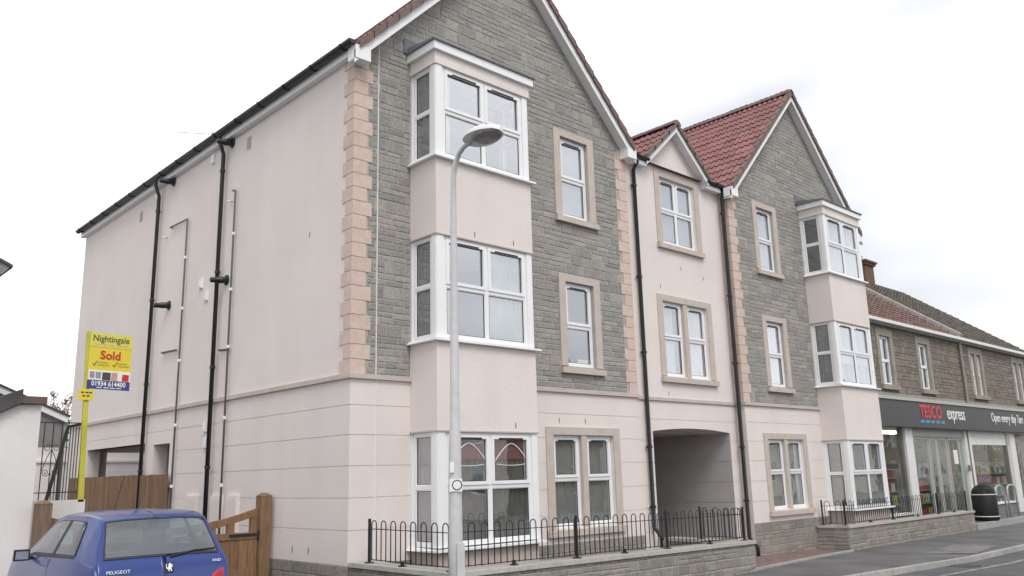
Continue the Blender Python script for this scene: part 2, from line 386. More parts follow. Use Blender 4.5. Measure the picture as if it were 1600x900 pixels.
ed = struct(one('edging', 'kerb', None, lambda b: b.bar((6.9, -1.66, gz(6.9) + .004), (6.95, -1.65, gz(6.9) + .004), .05, .02)))
pe = [(6.95, -1.66), (8.6, -1.36), (10.5, -1.05), (12.5, -.78)]
for (a, c) in zip(pe, pe[1:]):
    n = 3
    for k in range(n):
        s0, s1 = k / n, (k + 1) / n - .012
        pa = (a[0] + (c[0] - a[0]) * s0, a[1] + (c[1] - a[1]) * s0); pb = (a[0] + (c[0] - a[0]) * s1, a[1] + (c[1] - a[1]) * s1)
        one('edging_stone', 'kerb', ed, lambda b: b.bar((pa[0], pa[1], gz(pa[0]) + .012), (pb[0], pb[1], gz(pb[0]) + .012), .09, .05))
struct(one('forecourt', 'pave', None, lambda b: [b.box(20.25, 31.5, -.62, .9, .0, .262), b.box(31.5, 60, -.62, 3, .0, .26)]))
fk = struct(one('forecourt_kerb', 'kerb', None, lambda b: b.box(20.25, 20.3, -.74, -.63, 0, .26)))
for k in range(14): one('kerb_stone', 'kerb', fk, lambda b: b.box(20.31 + k * .9, 21.2 + k * .9, -.74, -.625, .0, .268, rnd.random()))

# ================================================================== APARTMENT BUILDING
WX, X2, DP, S_, E_ = 6.23, 9.87, 12.34, 3.312, 8.2
REC = .22; BP = .627
bld = thing('apartment_building', 'three-storey cream and grey stone flats with two gables, bay windows and red roofs', 'building', (0, 0, .3))
GRO = [2.93, 2.526, 2.112, 1.69, 1.27]
FL = Face((0, 0, 0), (1, 0, 0), (0, 1, 0)); FS = Face((0, 0, 0), (0, 1, 0), (1, 0, 0)); FC = Face((0, REC, 0), (1, 0, 0), (0, 1, 0))
BX0, BX1 = 1.011, 2.966
def mirror(r): return (X2 + WX - r[1], X2 + WX - r[0], r[2], r[3])
# openings (frame holes)
HT, HM, HG = (4.37, 5.11, 6.48, 8.0), (4.37, 5.11, 3.76, 5.26), (3.93, 5.46, 1.07, 2.58)
BAYH = (BX0 + .05, BX1 - .05, .95, 8.08)
RT, RM, RG = mirror(HT), mirror(HM), mirror(HG); RT = (11.05, 11.79, 6.48, 8.0); RM = (11.05, 11.79, 3.76, 5.26); RG = (10.68, 12.21, 1.07, 2.58)
RBAY = mirror(BAYH); RB0, RB1 = X2 + WX - BX1, X2 + WX - BX0
CT, CM = (7.62, 8.86, 6.58, 8.03), (7.47, 9.02, 3.80, 5.33)
PLZ = .83
one('front_wall', 'render', bld, lambda b: wall(b, FL, 0, WX, PLZ, S_, [BAYH, HG], GRO))
one('front_wall', 'render', bld, lambda b: wall(b, FL, X2, X2 + WX, PLZ, S_, [RBAY, RG], GRO))
def side(b):
    gh = [(7.39, 10.9, -1, 2.735), (6.15, 6.95, -1, 2.69)]
    wall(b, FS, 0.0, DP, PLZ, S_, [], []) if False else None
    wall(b, FS, 0, 6.0, PLZ, S_, [], GRO)
    wall(b, FS, 6.0, DP, .2, S_, gh, [2.93])
    wall(b, FS, 0, DP, S_, E_)
    for (a, c, d, e_) in gh:
        for y in (a, c): b.poly([(0, y, .2), (0, y, e_), (.28, y, e_), (.28, y, .2)])
        b.poly([(0, a, e_), (0, c, e_), (.28, c, e_), (.28, a, e_)])
one('side_wall', 'render', bld, side)
# stone-faced gables: mortar backing, the nearest stones one by one, the rest joined
def gable(b, x0, holes):
    F = Face((x0, 0, 0), (1, 0, 0), (0, 1, 0)); hh = [(h[0] - x0, h[1] - x0, h[2], h[3]) for h in holes]
    wall(b, F, 0, WX, S_, E_, hh, w=.004)
    b.poly([F(0, E_, .004), F(WX, E_, .004), F(WX / 2, 11.36, .004)])
one('gable_backing', 'mortar', bld, lambda b: gable(b, 0, [BAYH, HT, HM])); one('gable_backing', 'mortar', bld, lambda b: gable(b, X2, [RBAY, RT, RM]))
def surr(h, mw=.17, top=.13, bot=.13): return (h[0] - mw, h[1] + mw, h[2] - bot, h[3] + top)
SLOPE = 1.022
def gable_stones(x0, holes, q0, q1, seed):
    r = [(a - 0, c, d, e_) for (a, c, d, e_) in rects(0, WX, 3.37, 11.3, .19, seed, .15, .42)]
    hh = [(h[0] - x0, h[1] - x0, h[2], h[3]) for h in holes]
    hh += [(-.1, q0, 3.2, 8.1), (WX - q1, WX + .1, 3.2, 8.1)]
    r = cut(r, hh); F = Face((x0, 0, 0), (1, 0, 0), (0, 1, 0)); k = math.hypot(SLOPE, 1)
    clips = [((-SLOPE / k, 1 / k), 8.16 / k), ((SLOPE / k, 1 / k), (8.16 + SLOPE * WX) / k)]
    return [(F, p) for p in (stone_poly(x_, clips, .013) for x_ in r) if p]
LH = [surr(HT), surr(HM), (BX0, BX1, 3, 8.3), (.405, .422, 3, 9)]
RH = [surr(RT), surr(RM), (RB0, RB1, 3, 8.3)]
gs = gable_stones(0, LH, .255, .29, 21) ; gs2 = gable_stones(X2, RH, .26, .05, 22)
def area(p): return abs(sum(p[i][0] * p[(i + 1) % len(p)][1] - p[(i + 1) % len(p)][0] * p[i][1] for i in range(len(p)))) / 2
gs.sort(key=lambda s: -area(s[1]))
for F, p in gs[:292]: 
    b = MB(); add_stone(b, F, p, -.005, .003, 0); b.build('stone', 'stone', bld)
b = MB()
for F, p in gs[292:] + gs2: add_stone(b, F, p, -.005, .003, rnd.random() + .001)
stuff(b.build('stone_facing', 'stone', bld))
# quoins
def quoins(xc, sgn, side_dir, z0=3.352, n=23, h=.2085):   # alternating long and short corner blocks
    for k in range(n):
        long_ = k % 2; wf = .31 if long_ else .225; wsd = .185 if long_ else .27; j = .003
        z = z0 + k * h; b = MB(); xa, xb = (xc - .014 * sgn, xc + wf * sgn); y1 = wsd if side_dir else .02
        x0_, x1_ = min(xa, xb), max(xa, xb); y0 = -.010; c = .003
        pr = [(x0_, y0), (x1_, y0), (x1_, y1), (x0_, y1)]; pi = [(x0_ + c, y0 + c), (x1_ - c, y0 + c), (x1_ - c, y1 - c), (x0_ + c, y1 - c)]
        zz = [z + j, z + j + c, z + h - j - c, z + h - j]
        rings = [[(a, d, zz[0]) for a, d in pi], [(a, d, zz[1]) for a, d in pr], [(a, d, zz[2]) for a, d in pr], [(a, d, zz[3]) for a, d in pi]]
        for r0, r1 in zip(rings, rings[1:]):
            for i in range(4): b.poly([r0[i], r0[(i + 1) % 4], r1[(i + 1) % 4], r1[i]])
        b.poly(rings[-1]); b.poly(rings[0]); b.build('quoin', 'quoin', bld)
quoins(0, 1, True); quoins(WX, -1, False); quoins(X2, 1, True)
# movement joint bead and string course
one('joint_bead', 'paper', bld, lambda b: b.box(.408, .418, -.013, .004, .86, 8.55))
def string(b):
    pass
for a in ((-.045, BX0 - .002, -.045, .03, .045), (BX1 + .002, WX + .03, -.045, .03, .045), (-.045, .02, .031, DP, .045), (WX + .031, X2 - .031, REC - .035, REC + .02, .043), (X2 - .03, RB0 - .002, -.045, .03, .045), (X2 - .03, X2 + .02, .031, REC - .036, .045), (RB1 + .002, X2 + WX, -.045, .03, .045)):
    one('string_course', 'surround', bld, lambda b: b.box(a[0], a[1], a[2], a[3], S_ - .02, S_ + a[4]))
# centre section with the archway
AX0, AX1, AZ, ARISE = 6.91, 9.55, 2.70, .07
def centre(b):
    hol = [CT, CM, (AX0, AX1, -1, AZ + ARISE)]
    wall(b, FC, WX - .05, X2 + .02, .2, S_, hol, [2.93, 2.526, 2.112, 1.69, 1.27, .85], .12)
    wall(b, FC, WX - .05, X2 + .02, S_, 8.25, hol)
    n = 16; pts = [(AX0 + (AX1 - AX0) * i / n, AZ + ARISE * (1 - (2 * i / n - 1) ** 2)) for i in range(n + 1)]
    for a, c in zip(pts, pts[1:]):
        b.poly([FC(a[0], a[1], 0), FC(c[0], c[1], 0), FC(c[0], AZ + ARISE, 0), FC(a[0], AZ + ARISE, 0)])
        b.poly([FC(a[0], a[1], 0), FC(c[0], c[1], 0), FC(c[0], c[1], .6), FC(a[0], a[1], .6)])
    b.poly([FC(7.06, 8.25, 0), FC(9.16, 8.25, 0), FC(8.11, 9.18, 0)])
one('centre_wall', 'render', bld, centre)
def passage(b):
    FR = Face((AX1, REC, 0), (0, 1, 0), (1, 0, 0)); FLp = Face((AX0, REC, 0), (0, 1, 0), (-1, 0, 0))
    wall(b, FR, 0.0, DP - REC, .0, AZ + .1, [], [2.526, 2.112, 1.69, 1.27, .85]); wall(b, FLp, 0, DP - REC, .0, AZ + .1, [], [2.526, 2.112, 1.69, 1.27])
    b.poly([(AX0, REC + .6, AZ), (AX1, REC + .6, AZ), (AX1, DP, AZ), (AX0, DP, AZ)]); b.poly([(AX0, REC + .6, AZ), (AX1, REC + .6, AZ), (AX1, REC + .6, AZ + .2), (AX0, REC + .6, AZ + .2)])
    b.poly([(AX0, 8.5, 0), (AX1, 8.5, 0), (AX1, 8.5, AZ), (AX0, 8.5, AZ)])
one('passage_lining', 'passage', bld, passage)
# return of the right-hand block, its far side and the back
def backs(b):
    for x0 in (0, X2): b.poly([(x0, DP, E_), (x0 + WX, DP, E_), (x0 + WX / 2, DP, 11.36)])
    b.poly([(0, DP, 2.735), (X2 + WX, DP, 2.735), (X2 + WX, DP, E_), (0, DP, E_)]); b.poly([(5.8, DP, .1), (X2 + WX, DP, .1), (X2 + WX, DP, 2.735), (5.8, DP, 2.735)])
one('return_wall', 'render', bld, lambda b: b.poly([(WX, .0, .2), (WX, REC, .2), (WX, REC, E_), (WX, 0, E_)]))
one('rear_wall', 'render', bld, backs); one('return_wall', 'render', bld, lambda b: b.poly([(X2, 0, .05), (X2, REC, .05), (X2, REC, E_), (X2, 0, E_)])); one('end_wall', 'render', bld, lambda b: b.poly([(X2 + WX, 0, .1), (X2 + WX, DP, .1), (X2 + WX, DP, E_ + .05), (X2 + WX, 0, E_ + .05)]))
# undercroft behind the side openings
def under(b):
    b.poly([(.0, 7.1, 2.735), (6.1, 7.1, 2.735), (6.1, DP, 2.735), (0, DP, 2.735)]); b.poly([(.28, 7.1, .2), (6.1, 7.1, .2), (6.1, 7.1, 2.735), (.28, 7.1, 2.735)])
    b.poly([(6.1, 7.1, .2), (6.1, DP, .2), (6.1, DP, 2.735), (6.1, 7.1, 2.735)])
    b.box(.02, .5, 11.1, DP - .01, .2, 2.73)
    b.poly([(.28, 6.1, .2), (1.6, 6.1, .2), (1.6, 6.1, 2.69), (.28, 6.1, 2.69)]); b.poly([(.28, 7.0, .2), (1.6, 7.0, .2), (1.6, 7.0, 2.69), (.28, 7.0, 2.69)])
    b.poly([(1.6, 6.1, .2), (1.6, 7.0, .2), (1.6, 7.0, 2.69), (1.6, 6.1, 2.69)]); b.poly([(0.28, 6.1, 2.69), (1.6, 6.1, 2.69), (1.6, 7.0, 2.69), (.28, 7.0, 2.69)])
one('undercroft_lining', 'render', bld, under)
# rooms: floors, ceilings, partition
def rooms(b):
    for z in (3.05, 5.62, 8.22): 
        b.poly([(.3, .3, z), (X2 + WX - .02, .3, z), (X2 + WX - .02, 6, z), (.3, 6, z)]); b.poly([(.3, .3, z + .12), (X2 + WX - .02, .3, z + .12), (X2 + WX - .02, 6, z + .12), (.3, 6, z + .12)])
one('floor_slabs', 'ceil', bld, rooms)
def parts_(b):
    b.poly([(.2, 4.2, .3), (AX0, 4.2, .3), (AX0, 4.2, 8.2), (.2, 4.2, 8.2)]); b.poly([(AX1, 4.2, .3), (16, 4.2, .3), (16, 4.2, 8.2), (AX1, 4.2, 8.2)]); b.poly([(AX0, 4.25, 2.9), (AX1, 4.25, 2.9), (AX1, 4.25, 8.2), (AX0, 4.25, 8.2)])
    for xx in (3.45, 6.4, 9.7, 12.5): b.poly([(xx, .32, 2.9), (xx, 4.2, 2.9), (xx, 4.2, 8.2), (xx, .32, 8.2)])
    for xx in (3.45, 6.4, 12.5): b.poly([(xx, .32, .3), (xx, 4.2, .3), (xx, 4.2, 2.9), (xx, .32, 2.9)])
one('partition_walls', 'interior', bld, parts_)

# stone plinth courses (front, side, right block)
def plinth(F, u0, u1, v0, seed, holes=()):
    b = MB(); b.fbox(F, u0, u1, v0, PLZ, .004, .1); b.build('plinth_backing', 'mortar', bld)
    for r in cut(rects(u0, u1, v0, PLZ, .15, seed, .25, .5, .8), holes):
        b = MB(); add_stone(b, F, stone_poly(r, []), -.007, .003, 0); b.build('plinth_stone', 'wallstone', bld)
plinth(FS, .0, 5.9, .25, 31); plinth(FL, .0, BX0, .25, 32); plinth(FL, BX1, WX, .2, 33); plinth(FL, X2 + .004, RB0, .05, 34)

# windows -----------------------------------------------------------
def window(F, u0, u1, v0, v1, w, cols=2, tr=.5, top_sash=True, arch=False, vents=True, sill=False, fr=.055):
    """frame mesh + panes; casement look: opening top lights with a second frame, fixed panes below"""
    b = MB(); d = .07; u0 += .002; u1 -= .002; v0 += .002; v1 -= .002
    b.fbox(F, u0, u1, v0, v0 + fr, w, w + d); b.fbox(F, u0, u1, v1 - fr, v1, w, w + d)
    b.fbox(F, u0, u0 + fr, v0 + fr, v1 - fr, w, w + d); b.fbox(F, u1 - fr, u1, v0 + fr, v1 - fr, w, w + d)
    vt = v0 + (v1 - v0) * tr; cw = (u1 - u0 - 2 * fr) / cols
    b.fbox(F, u0 + fr, u1 - fr, vt - .03, vt + .03, w + .002, w + d - .002)
    for k in range(1, cols):
        c = u0 + fr + cw * k; b.fbox(F, c - .032, c + .032, v0 + fr, vt - .03, w + .001, w + d - .001); b.fbox(F, c - .032, c + .032, vt + .03, v1 - fr, w + .001, w + d - .001)
    win = b.build('window', 'upvc', bld)
    for k in range(cols):
        a = u0 + fr + cw * k + (.032 if k else 0); c = u0 + fr + cw * (k + 1) - (.032 if k < cols - 1 else 0)
        for lo, hi, sash in ((v0 + fr, vt - .03, False), (vt + .03, v1 - fr, top_sash)):
            s = .042 if sash else .014
            bb = MB()
            ws = w - (.016 if sash else -.012); wd = w + .05
            if sash:
                e = .006; A, C, LO, HI = a - e, c + e, lo - e, hi + e
            else: A, C, LO, HI = a, c, lo, hi
            bb.fbox(F, A, C, LO, lo + s, ws, wd); bb.fbox(F, A, C, hi - s, HI, ws, wd); bb.fbox(F, A, a + s, lo + s, hi - s, ws, wd); bb.fbox(F, c - s, C, lo + s, hi - s, ws, wd)
            bb.build('sash' if sash else 'bead', 'upvc', win)
            g = MB(); g.fbox(F, a + s - .003, c - s + .003, lo + s - .003, hi - s + .003, w + .022, w + .026); g.build('pane', 'glass', win)
            gk = MB()   # black gasket line round the glass
            k_ = .008
            gk.fbox(F, a + s - .001, c - s + .001, lo + s - .001, lo + s + k_, w + .014, w + .021); gk.fbox(F, a + s - .001, c - s + .001, hi - s - k_, hi - s + .001, w + .014, w + .021)
            gk.fbox(F, a + s - .001, a + s + k_, lo + s + k_, hi - s - k_, w + .014, w + .021); gk.fbox(F, c - s - k_, c - s + .001, lo + s + k_, hi - s - k_, w + .014, w + .021)
            gk.build('gasket', 'black', win)
            if sash and vents:
                vb = MB(); mm = (a + c) / 2; wv = (c - a) * .32; vb.fbox(F, mm - wv, mm + wv, hi - s + .002, hi - s + .020, ws - .012, ws + .004); vb.build('trickle_vent', 'black', win)
    return win
def surround(F, h, sill=True, mull=None):
    a, c, d, e_ = h; P = -.022
    o = MB(); o.fbox(F, a - .17, c + .17, e_ + .001, e_ + .13, P, .125); o.fbox(F, a - .17, a - .001, d, e_ + .001, P, .125); o.fbox(F, c + .001, c + .17, d, e_ + .001, P, .125)
    if mull: o.fbox(F, mull - .065, mull + .065, d, e_ + .001, P + .012, .125)
    s = o.build('window_surround', 'surround', bld)
    k = MB(); F_ = F; k.hexa([F(a - .19, d - .13, -.075), F(c + .19, d - .13, -.075), F(c + .19, d - .13, .12), F(a - .19, d - .13, .12), F(a - .19, d - .03, -.075), F(c + .19, d - .03, -.075), F(c + .19, d - .0, .12), F(a - .19, d - .0, .12)])
    k.build('stone_sill', 'surround', s)
for h in (HT, HM, RT, RM): surround(FL, h); window(FL, h[0], h[1], h[2], h[3], .06, 1, .48)
for h in (HG, RG):
    mu = (h[0] + h[1]) / 2; surround(FL, h, mull=mu)
    window(FL, h[0], mu - .065, h[2], h[3], .06, 1, .52); window(FL, mu + .065, h[1], h[2], h[3], .06, 1, .52)
surround(FC, CT); window(FC, CT[0], CT[1], CT[2], CT[3], .06, 2, .5)
surround(FC, CM, mull=sum(CM[:2]) / 2); mu = sum(CM[:2]) / 2
window(FC, CM[0], mu - .065, CM[2], CM[3], .06, 1, .52); window(FC, mu + .065, CM[1], CM[2], CM[3], .06, 1, .52)

# bays --------------------------------------------------------------
def bay(x0, x1):
    Ff = Face((0, -BP, 0), (1, 0, 0), (0, 1, 0)); Fs = Face((x0, 0, 0), (0, -1, 0), (1, 0, 0)); Fr = Face((x1, 0, 0), (0, -1, 0), (-1, 0, 0))
    for lo, hi in ((6.62, 8.085), (3.87, 5.392), (1.0, 2.556)):
        window(Ff, x0 + .15, x1 - .13, lo, hi, .03, 2, .51); window(Fs, .0 + .035, BP - .13, lo, hi, .03, 1, .51, top_sash=False, vents=False)
        window(Fr, .0 + .035, BP - .13, lo, hi, .03, 1, .51, top_sash=False, vents=False)
        one('corner_post', 'upvc', bld, lambda b: [b.box(x0 + .012, x0 + .15, -BP + .012, -BP + .13, lo, hi), b.box(x0 + .022, x0 + .135, -BP + .004, -BP + .012, lo, hi), b.box(x0 + .004, x0 + .012, -BP + .02, -BP + .115, lo, hi)])
        one('corner_post', 'upvc', bld, lambda b: b.box(x1 - .13, x1 - .012, -BP + .012, -BP + .13, lo, hi))
        one('corner_post', 'upvc', bld, lambda b: b.box(x0 + .012, x0 + .06, -.035, .06, lo, hi)); one('corner_post', 'upvc', bld, lambda b: b.box(x1 - .06, x1 - .012, -.035, .06, lo, hi))
        one('bay_sill', 'upvc', bld, lambda b: [b.hexa([(x0 - .07, -BP - .07, lo - .05), (x1 + .07, -BP - .07, lo - .05), (x1 + .07, .0, lo - .05), (x0 - .07, .0, lo - .05), (x0 - .07, -BP - .07, lo - .02), (x1 + .07, -BP - .07, lo - .02), (x1 + .03, .0, lo), (x0 - .03, .0, lo)])])
    for lo, hi in ((5.392, 6.57), (2.556, 3.82)):
        one('bay_apron', 'render', bld, lambda b: b.box(x0, x1, -BP, .01, lo, hi))
        one('drip_bead', 'surround', bld, lambda b: b.box(x0 - .012, x1 + .012, -BP - .012, .0, lo - .004, lo + .018))
    one('bay_base', 'surround', bld, lambda b: b.box(x0 + .03, x1 - .03, -BP + .03, .01, .05, .95))
    one('bay_frieze', 'render', bld, lambda b: b.box(x0 - .015, x1 + .015, -BP - .015, .01, 8.085, 8.29))
    one('bay_fascia', 'upvc', bld, lambda b: b.box(x0 - .07, x1 + .07, -BP - .07, .0, 8.29, 8.42))
    one('bay_roof', 'lead', bld, lambda b: [b.hexa([(x0 - .1, -BP - .1, 8.421), (x1 + .1, -BP - .1, 8.421), (x1 + .1, .0, 8.421), (x0 - .1, .0, 8.421), (x0 - .1, -BP - .1, 8.445), (x1 + .1, -BP - .1, 8.445), (x1 + .06, -.0, 8.56), (x0 - .06, -.0, 8.56)]),
        b.box(x0 - .14, x1 + .14, -.024, -.001, 8.45, 8.70)])
bay(BX0, BX1); bay(RB0, RB1)

# roofs -------------------------------------------------------------
def tile_mesh(name, wd=.3, ln=.40, rolls=2, hgt=.032):
    b = MB(); prof = []
    for r_ in range(rolls):
        c = (r_ + .5) * wd / rolls; hw = wd / rolls
        for t, hh in ((-.5, 0), (-.28, .0), (-.14, .75), (0, 1), (.14, .75), (.28, 0)): prof.append((c + t * hw, hh * hgt))
    prof.append((wd, 0)); L0 = [(a, 0, .045 + h) for a, h in prof]; L1 = [(a, ln, .012 + h) for a, h in prof]; Lb = [(a, .004, .012 + h * .6) for a, h in prof]
    for i in range(len(prof) - 1): b.poly([L0[i], L0[i + 1], L1[i + 1], L1[i]]); b.poly([Lb[i], Lb[i + 1], L0[i + 1], L0[i]])
    return b
TB = tile_mesh('roof_tile'); TM = TB.mesh('roof_tile'); TM.materials.append(M['tile'])
def basis(o, e, s, n):
    mm = Matrix.Identity(4)
    for i in range(3): mm[i][0] = e[i]; mm[i][1] = s[i]; mm[i][2] = n[i]; mm[i][3] = o[i]
    return mm
REST = MB()
def slope_tiles(o, e, s, rows, cols, part_test, parent, rest, me=None, tb=None, gauge=.327, wd=.3, keep=None):
    me = me or TM; tb = tb or TB; e = V(e); s = V(s).normalized(); n = e.cross(s).normalized(); o = V(o)
    if n.z < 0: n = -n
    for r_ in range(rows):
        for c in range(cols):
            p = o + e * (c * wd) + s * (r_ * gauge)
            if keep and not keep(p): continue
            jit = n * rnd.uniform(-.004, .005) + s * rnd.uniform(-.006, .006) 
            mm = basis(p + jit, e, s, n)
            if part_test(r_, c): link('roof_tile', me, None, parent, mm)
            else:
                i = len(rest.v); t = rnd.random() + .001; rest.v += [tuple(mm @ V(v)) for v in tb.v]
                for f in tb.f: rest.f.append(tuple(i + k for k in f)); rest.t.append(t)
k45 = math.hypot(1, SLOPE); su = (1 / k45, 0, SLOPE / k45); sdn = (-1 / k45, 0, SLOPE / k45)
RZ = 8.235                      # underside of the tiles above x = wall line
def zroof(dx): return RZ + SLOPE * dx
ov = -.06
for x0 in (0, X2):
    part = (lambda r_, c: c < 1) if x0 == 0 else (lambda r_, c: c < 17)
    # left slope (courses run back along +Y)
    e = (0, 1, 0) if True else None
    slope_tiles((x0 + ov, -.205, zroof(ov)), (0, 1, 0), su, 14, 42, part, bld, REST)
    slope_tiles((x0 + WX - ov, -.205, zroof(ov)), (0, 1, 0), sdn, 14, 42, lambda r_, c: False, bld, REST)
    def deck(b):
        a = zroof(ov) - .012; t = zroof(WX / 2) - .012
        for s_ in (0, 1):
            xe = x0 + ov if not s_ else x0 + WX - ov; xr = x0 + WX / 2
            b.poly([(xe, -.2, a), (xr, -.2, t), (xr, DP + .2, t), (xe, DP + .2, a)]); b.poly([(xe, -.2, a - .03), (xr, -.2, t - .03), (xr, DP + .2, t - .03), (xe, DP + .2, a - .03)])
    one('roof_deck', 'vtile', bld, deck)
    # white bargeboards on the street gable with boxed feet, soffit behind
    def barge(b):
        for s_ in (0, 1):
            f = (lambda d: x0 + d) if not s_ else (lambda d: x0 + WX - d)
            d0, d1 = -.13, WX / 2 + .0; y0, y1 = -.2, -.172
            zt = lambda d: zroof(d) - .006; zb = lambda d: zroof(d) - .215
            b.hexa([(f(d0), y0, zb(d0)), (f(d1), y0, zb(d1)), (f(d1), y1, zb(d1)), (f(d0), y1, zb(d0)), (f(d0), y0, zt(d0)), (f(d1), y0, zt(d1)), (f(d1), y1, zt(d1)), (f(d0), y1, zt(d0))])
            b.poly([(f(d0), y1, zb(d0) + .03), (f(d1), y1, zb(d1) + .03), (f(d1), .02, zb(d1) + .03), (f(d0), .02, zb(d0) + .03)])
            a = x0 - .13 if not s_ else x0 + WX - .13; b.box(a, a + .26, -.215, .0, 7.96 + (0.0 if not s_ else 0), 8.17)
    one('bargeboard', 'upvc', bld, barge)
    for s_ in (0, 1):
        for r_ in range(15):
            d = ov - .01 + r_ * .327 / k45 * 1.0; sg = 1 if not s_ else -1; xx = (x0 + d) if not s_ else (x0 + WX - d); b = MB()
            if d > WX / 2 - .1: continue
            p0 = V((xx, -.215, zroof(d) + .022)); dirv = V((sg / k45, 0, SLOPE / k45)); p1 = p0 + dirv * .345 - V((0, 0, .02))
            b.bar(p0, p1, .10, .115, (0, 1, 0)) if False else b.hexa([p0 + V((0, -.03, -.07)), p1 + V((0, -.03, -.07)), p1 + V((0, .07, -.0)), p0 + V((0, .07, -.0)), p0 + V((0, -.03, .085)), p1 + V((0, -.03, .06)), p1 + V((0, .07, .065)), p0 + V((0, .07, .09))])
            b.build('verge_tile', 'vtile', bld)
    for k in range(28):
        b = MB(); y = -.23 + k * .448; zr = zroof(WX / 2) + .005; n = 7
        ra = [(x0 + WX / 2 + .15 * math.cos(math.pi * i / n), zr - .03 + .115 * math.sin(math.pi * i / n)) for i in range(n + 1)]
        for i in range(n):
            b.poly([(ra[i][0], y, ra[i][1]), (ra[i + 1][0], y, ra[i + 1][1]), (ra[i + 1][0], y + .443, ra[i + 1][1] - .006), (ra[i][0], y + .443, ra[i][1] - .006)])
        b.poly([(a, y, c) for a, c in ra]); b.build('ridge_tile', 'vtile', bld)
# small centre gable
CXM = 8.11; CSL = .9; ck = math.hypot(1, CSL); CZ = 8.27
def zc(x): return CZ + CSL * (1.1 - abs(x - CXM)) 
slope_tiles((CXM - 1.12, REC - .2, zc(CXM - 1.12) - .02), (0, 1, 0), (1 / ck, 0, CSL / ck), 4, 20, lambda r_, c: c < 8, bld, REST, gauge=.36)
slope_tiles((CXM + 1.12, REC - .2, zc(CXM + 1.12) - .02), (0, 1, 0), (-1 / ck, 0, CSL / ck), 4, 20, lambda r_, c: False, bld, REST, gauge=.36)
def cdeck(b):
    for s_ in (-1, 1):
        a = (CXM + s_ * 1.12, zc(CXM + 1.12) - .03); t = (CXM, zc(CXM) - .03)
        b.poly([(a[0], REC - .19, a[1]), (t[0], REC - .19, t[1]), (t[0], 6.2, t[1]), (a[0], 6.2, a[1])])
    b.poly([(WX - .3, REC - .1, 8.22), (X2 + .3, REC - .1, 8.22), (X2 + .3, DP, 8.6), (WX - .3, DP, 8.6)])
one('centre_roof_deck', 'vtile', bld, cdeck)
for (xa, nc) in ((6.18, 3), (9.15, 3)): slope_tiles((xa, REC - .12, 8.225), (1, 0, 0), (0, .95, .31), 3, nc, lambda r_, c: True, bld, REST)
def cbarge(b):
    for s_ in (-1, 1):
        f = lambda d: CXM + s_ * d; y0, y1 = REC - .2, REC - .172
        zt = lambda d: zc(CXM + d) - .02; zb = lambda d: zc(CXM + d) - .17
        d0, d1 = 1.1, 0
        b.hexa([(f(d0), y0, zb(d0)), (f(d1), y0, zb(d1)), (f(d1), y1, zb(d1)), (f(d0), y1, zb(d0)), (f(d0), y0, zt(d0)), (f(d1), y0, zt(d1)), (f(d1), y1, zt(d1)), (f(d0), y1, zt(d0))])
        b.poly([(f(d0), y1, zb(d0) + .03), (f(d1), y1, zb(d1) + .03), (f(d1), REC, zb(d1) + .03), (f(d0), REC, zb(d0) + .03)])
    b.box(WX + .14, CXM - 1.06, REC - .15, REC - .002, 8.07, 8.16); b.box(CXM + 1.06, X2 - .14, REC - .15, REC - .002, 8.07, 8.16)
one('centre_bargeboard', 'upvc', bld, cbarge)
for s_ in (-1, 1):
    for r_ in range(4):
        d = 1.14 - r_ * .36 / ck; 
        p0 = V((CXM + s_ * d, REC - .215, zc(CXM + d) + .01)); p1 = V((CXM + s_ * (d - .3), REC - .215, zc(CXM + max(d - .3, 0)) + .0))
        if d - .3 < 0: p1.x = CXM
        b = MB(); b.hexa([p0 + V((0, -.03, -.05)), p1 + V((0, -.03, -.05)), p1 + V((0, .07, 0)), p0 + V((0, .07, 0)), p0 + V((0, -.03, .06)), p1 + V((0, -.03, .045)), p1 + V((0, .07, .05)), p0 + V((0, .07, .065))]); b.build('verge_tile', 'vtile', bld)
for k in range(12):
    b = MB(); y = REC - .24 + k * .448; zr = zc(CXM) + .02; n = 7
    ra = [(CXM + .14 * math.cos(math.pi * i / n), zr - .03 + .11 * math.sin(math.pi * i / n)) for i in range(n + 1)]
    for i in range(n): b.poly([(ra[i][0], y, ra[i][1]), (ra[i + 1][0], y, ra[i + 1][1]), (ra[i + 1][0], y + .443, ra[i + 1][1] - .006), (ra[i][0], y + .443, ra[i][1] - .006)])
    b.poly([(a, y, c) for a, c in ra]); b.build('ridge_tile', 'vtile', bld)
stuff(REST.build('roof_tiles', 'tile', bld))

# gutters and pipes ---------------------------------------------------
def gutter(a, c, r=.06):
    a = V(a); c = V(c); d = (c - a).normalized(); sx = V((d.y, -d.x, 0)); b = MB(); n = 8
    for rr in (r, r - .006):
        pts = [sx * rr * math.cos(math.pi + math.pi * i / n) + V((0, 0, rr * math.sin(math.pi + math.pi * i / n))) for i in range(n + 1)]
        for i in range(n): b.poly([a + pts[i], a + pts[i + 1], c + pts[i + 1], c + pts[i]])
    for p in (a, c): b.poly([p + sx * r * math.cos(math.pi + math.pi * i / n) + V((0, 0, r * math.sin(math.pi + math.pi * i / n))) for i in range(n + 1)])
    g = b.build('gutter', 'black', bld); L_ = (c - a).length; n = int(L_ / .9)
    for k in range(n + 1):
        p = a + d * (L_ * (k + .3) / (n + .6)); bb = MB(); bb.tube([p + sx * (r + .008) * math.cos(math.pi + math.pi * i / 6) + V((0, 0, (r + .008) * math.sin(math.pi + math.pi * i / 6))) for i in range(7)], .012, 5); bb.build('gutter_bracket', 'black', g)
gutter((-.172, -.2, 8.235), (-.172, DP + .1, 8.235), .068)
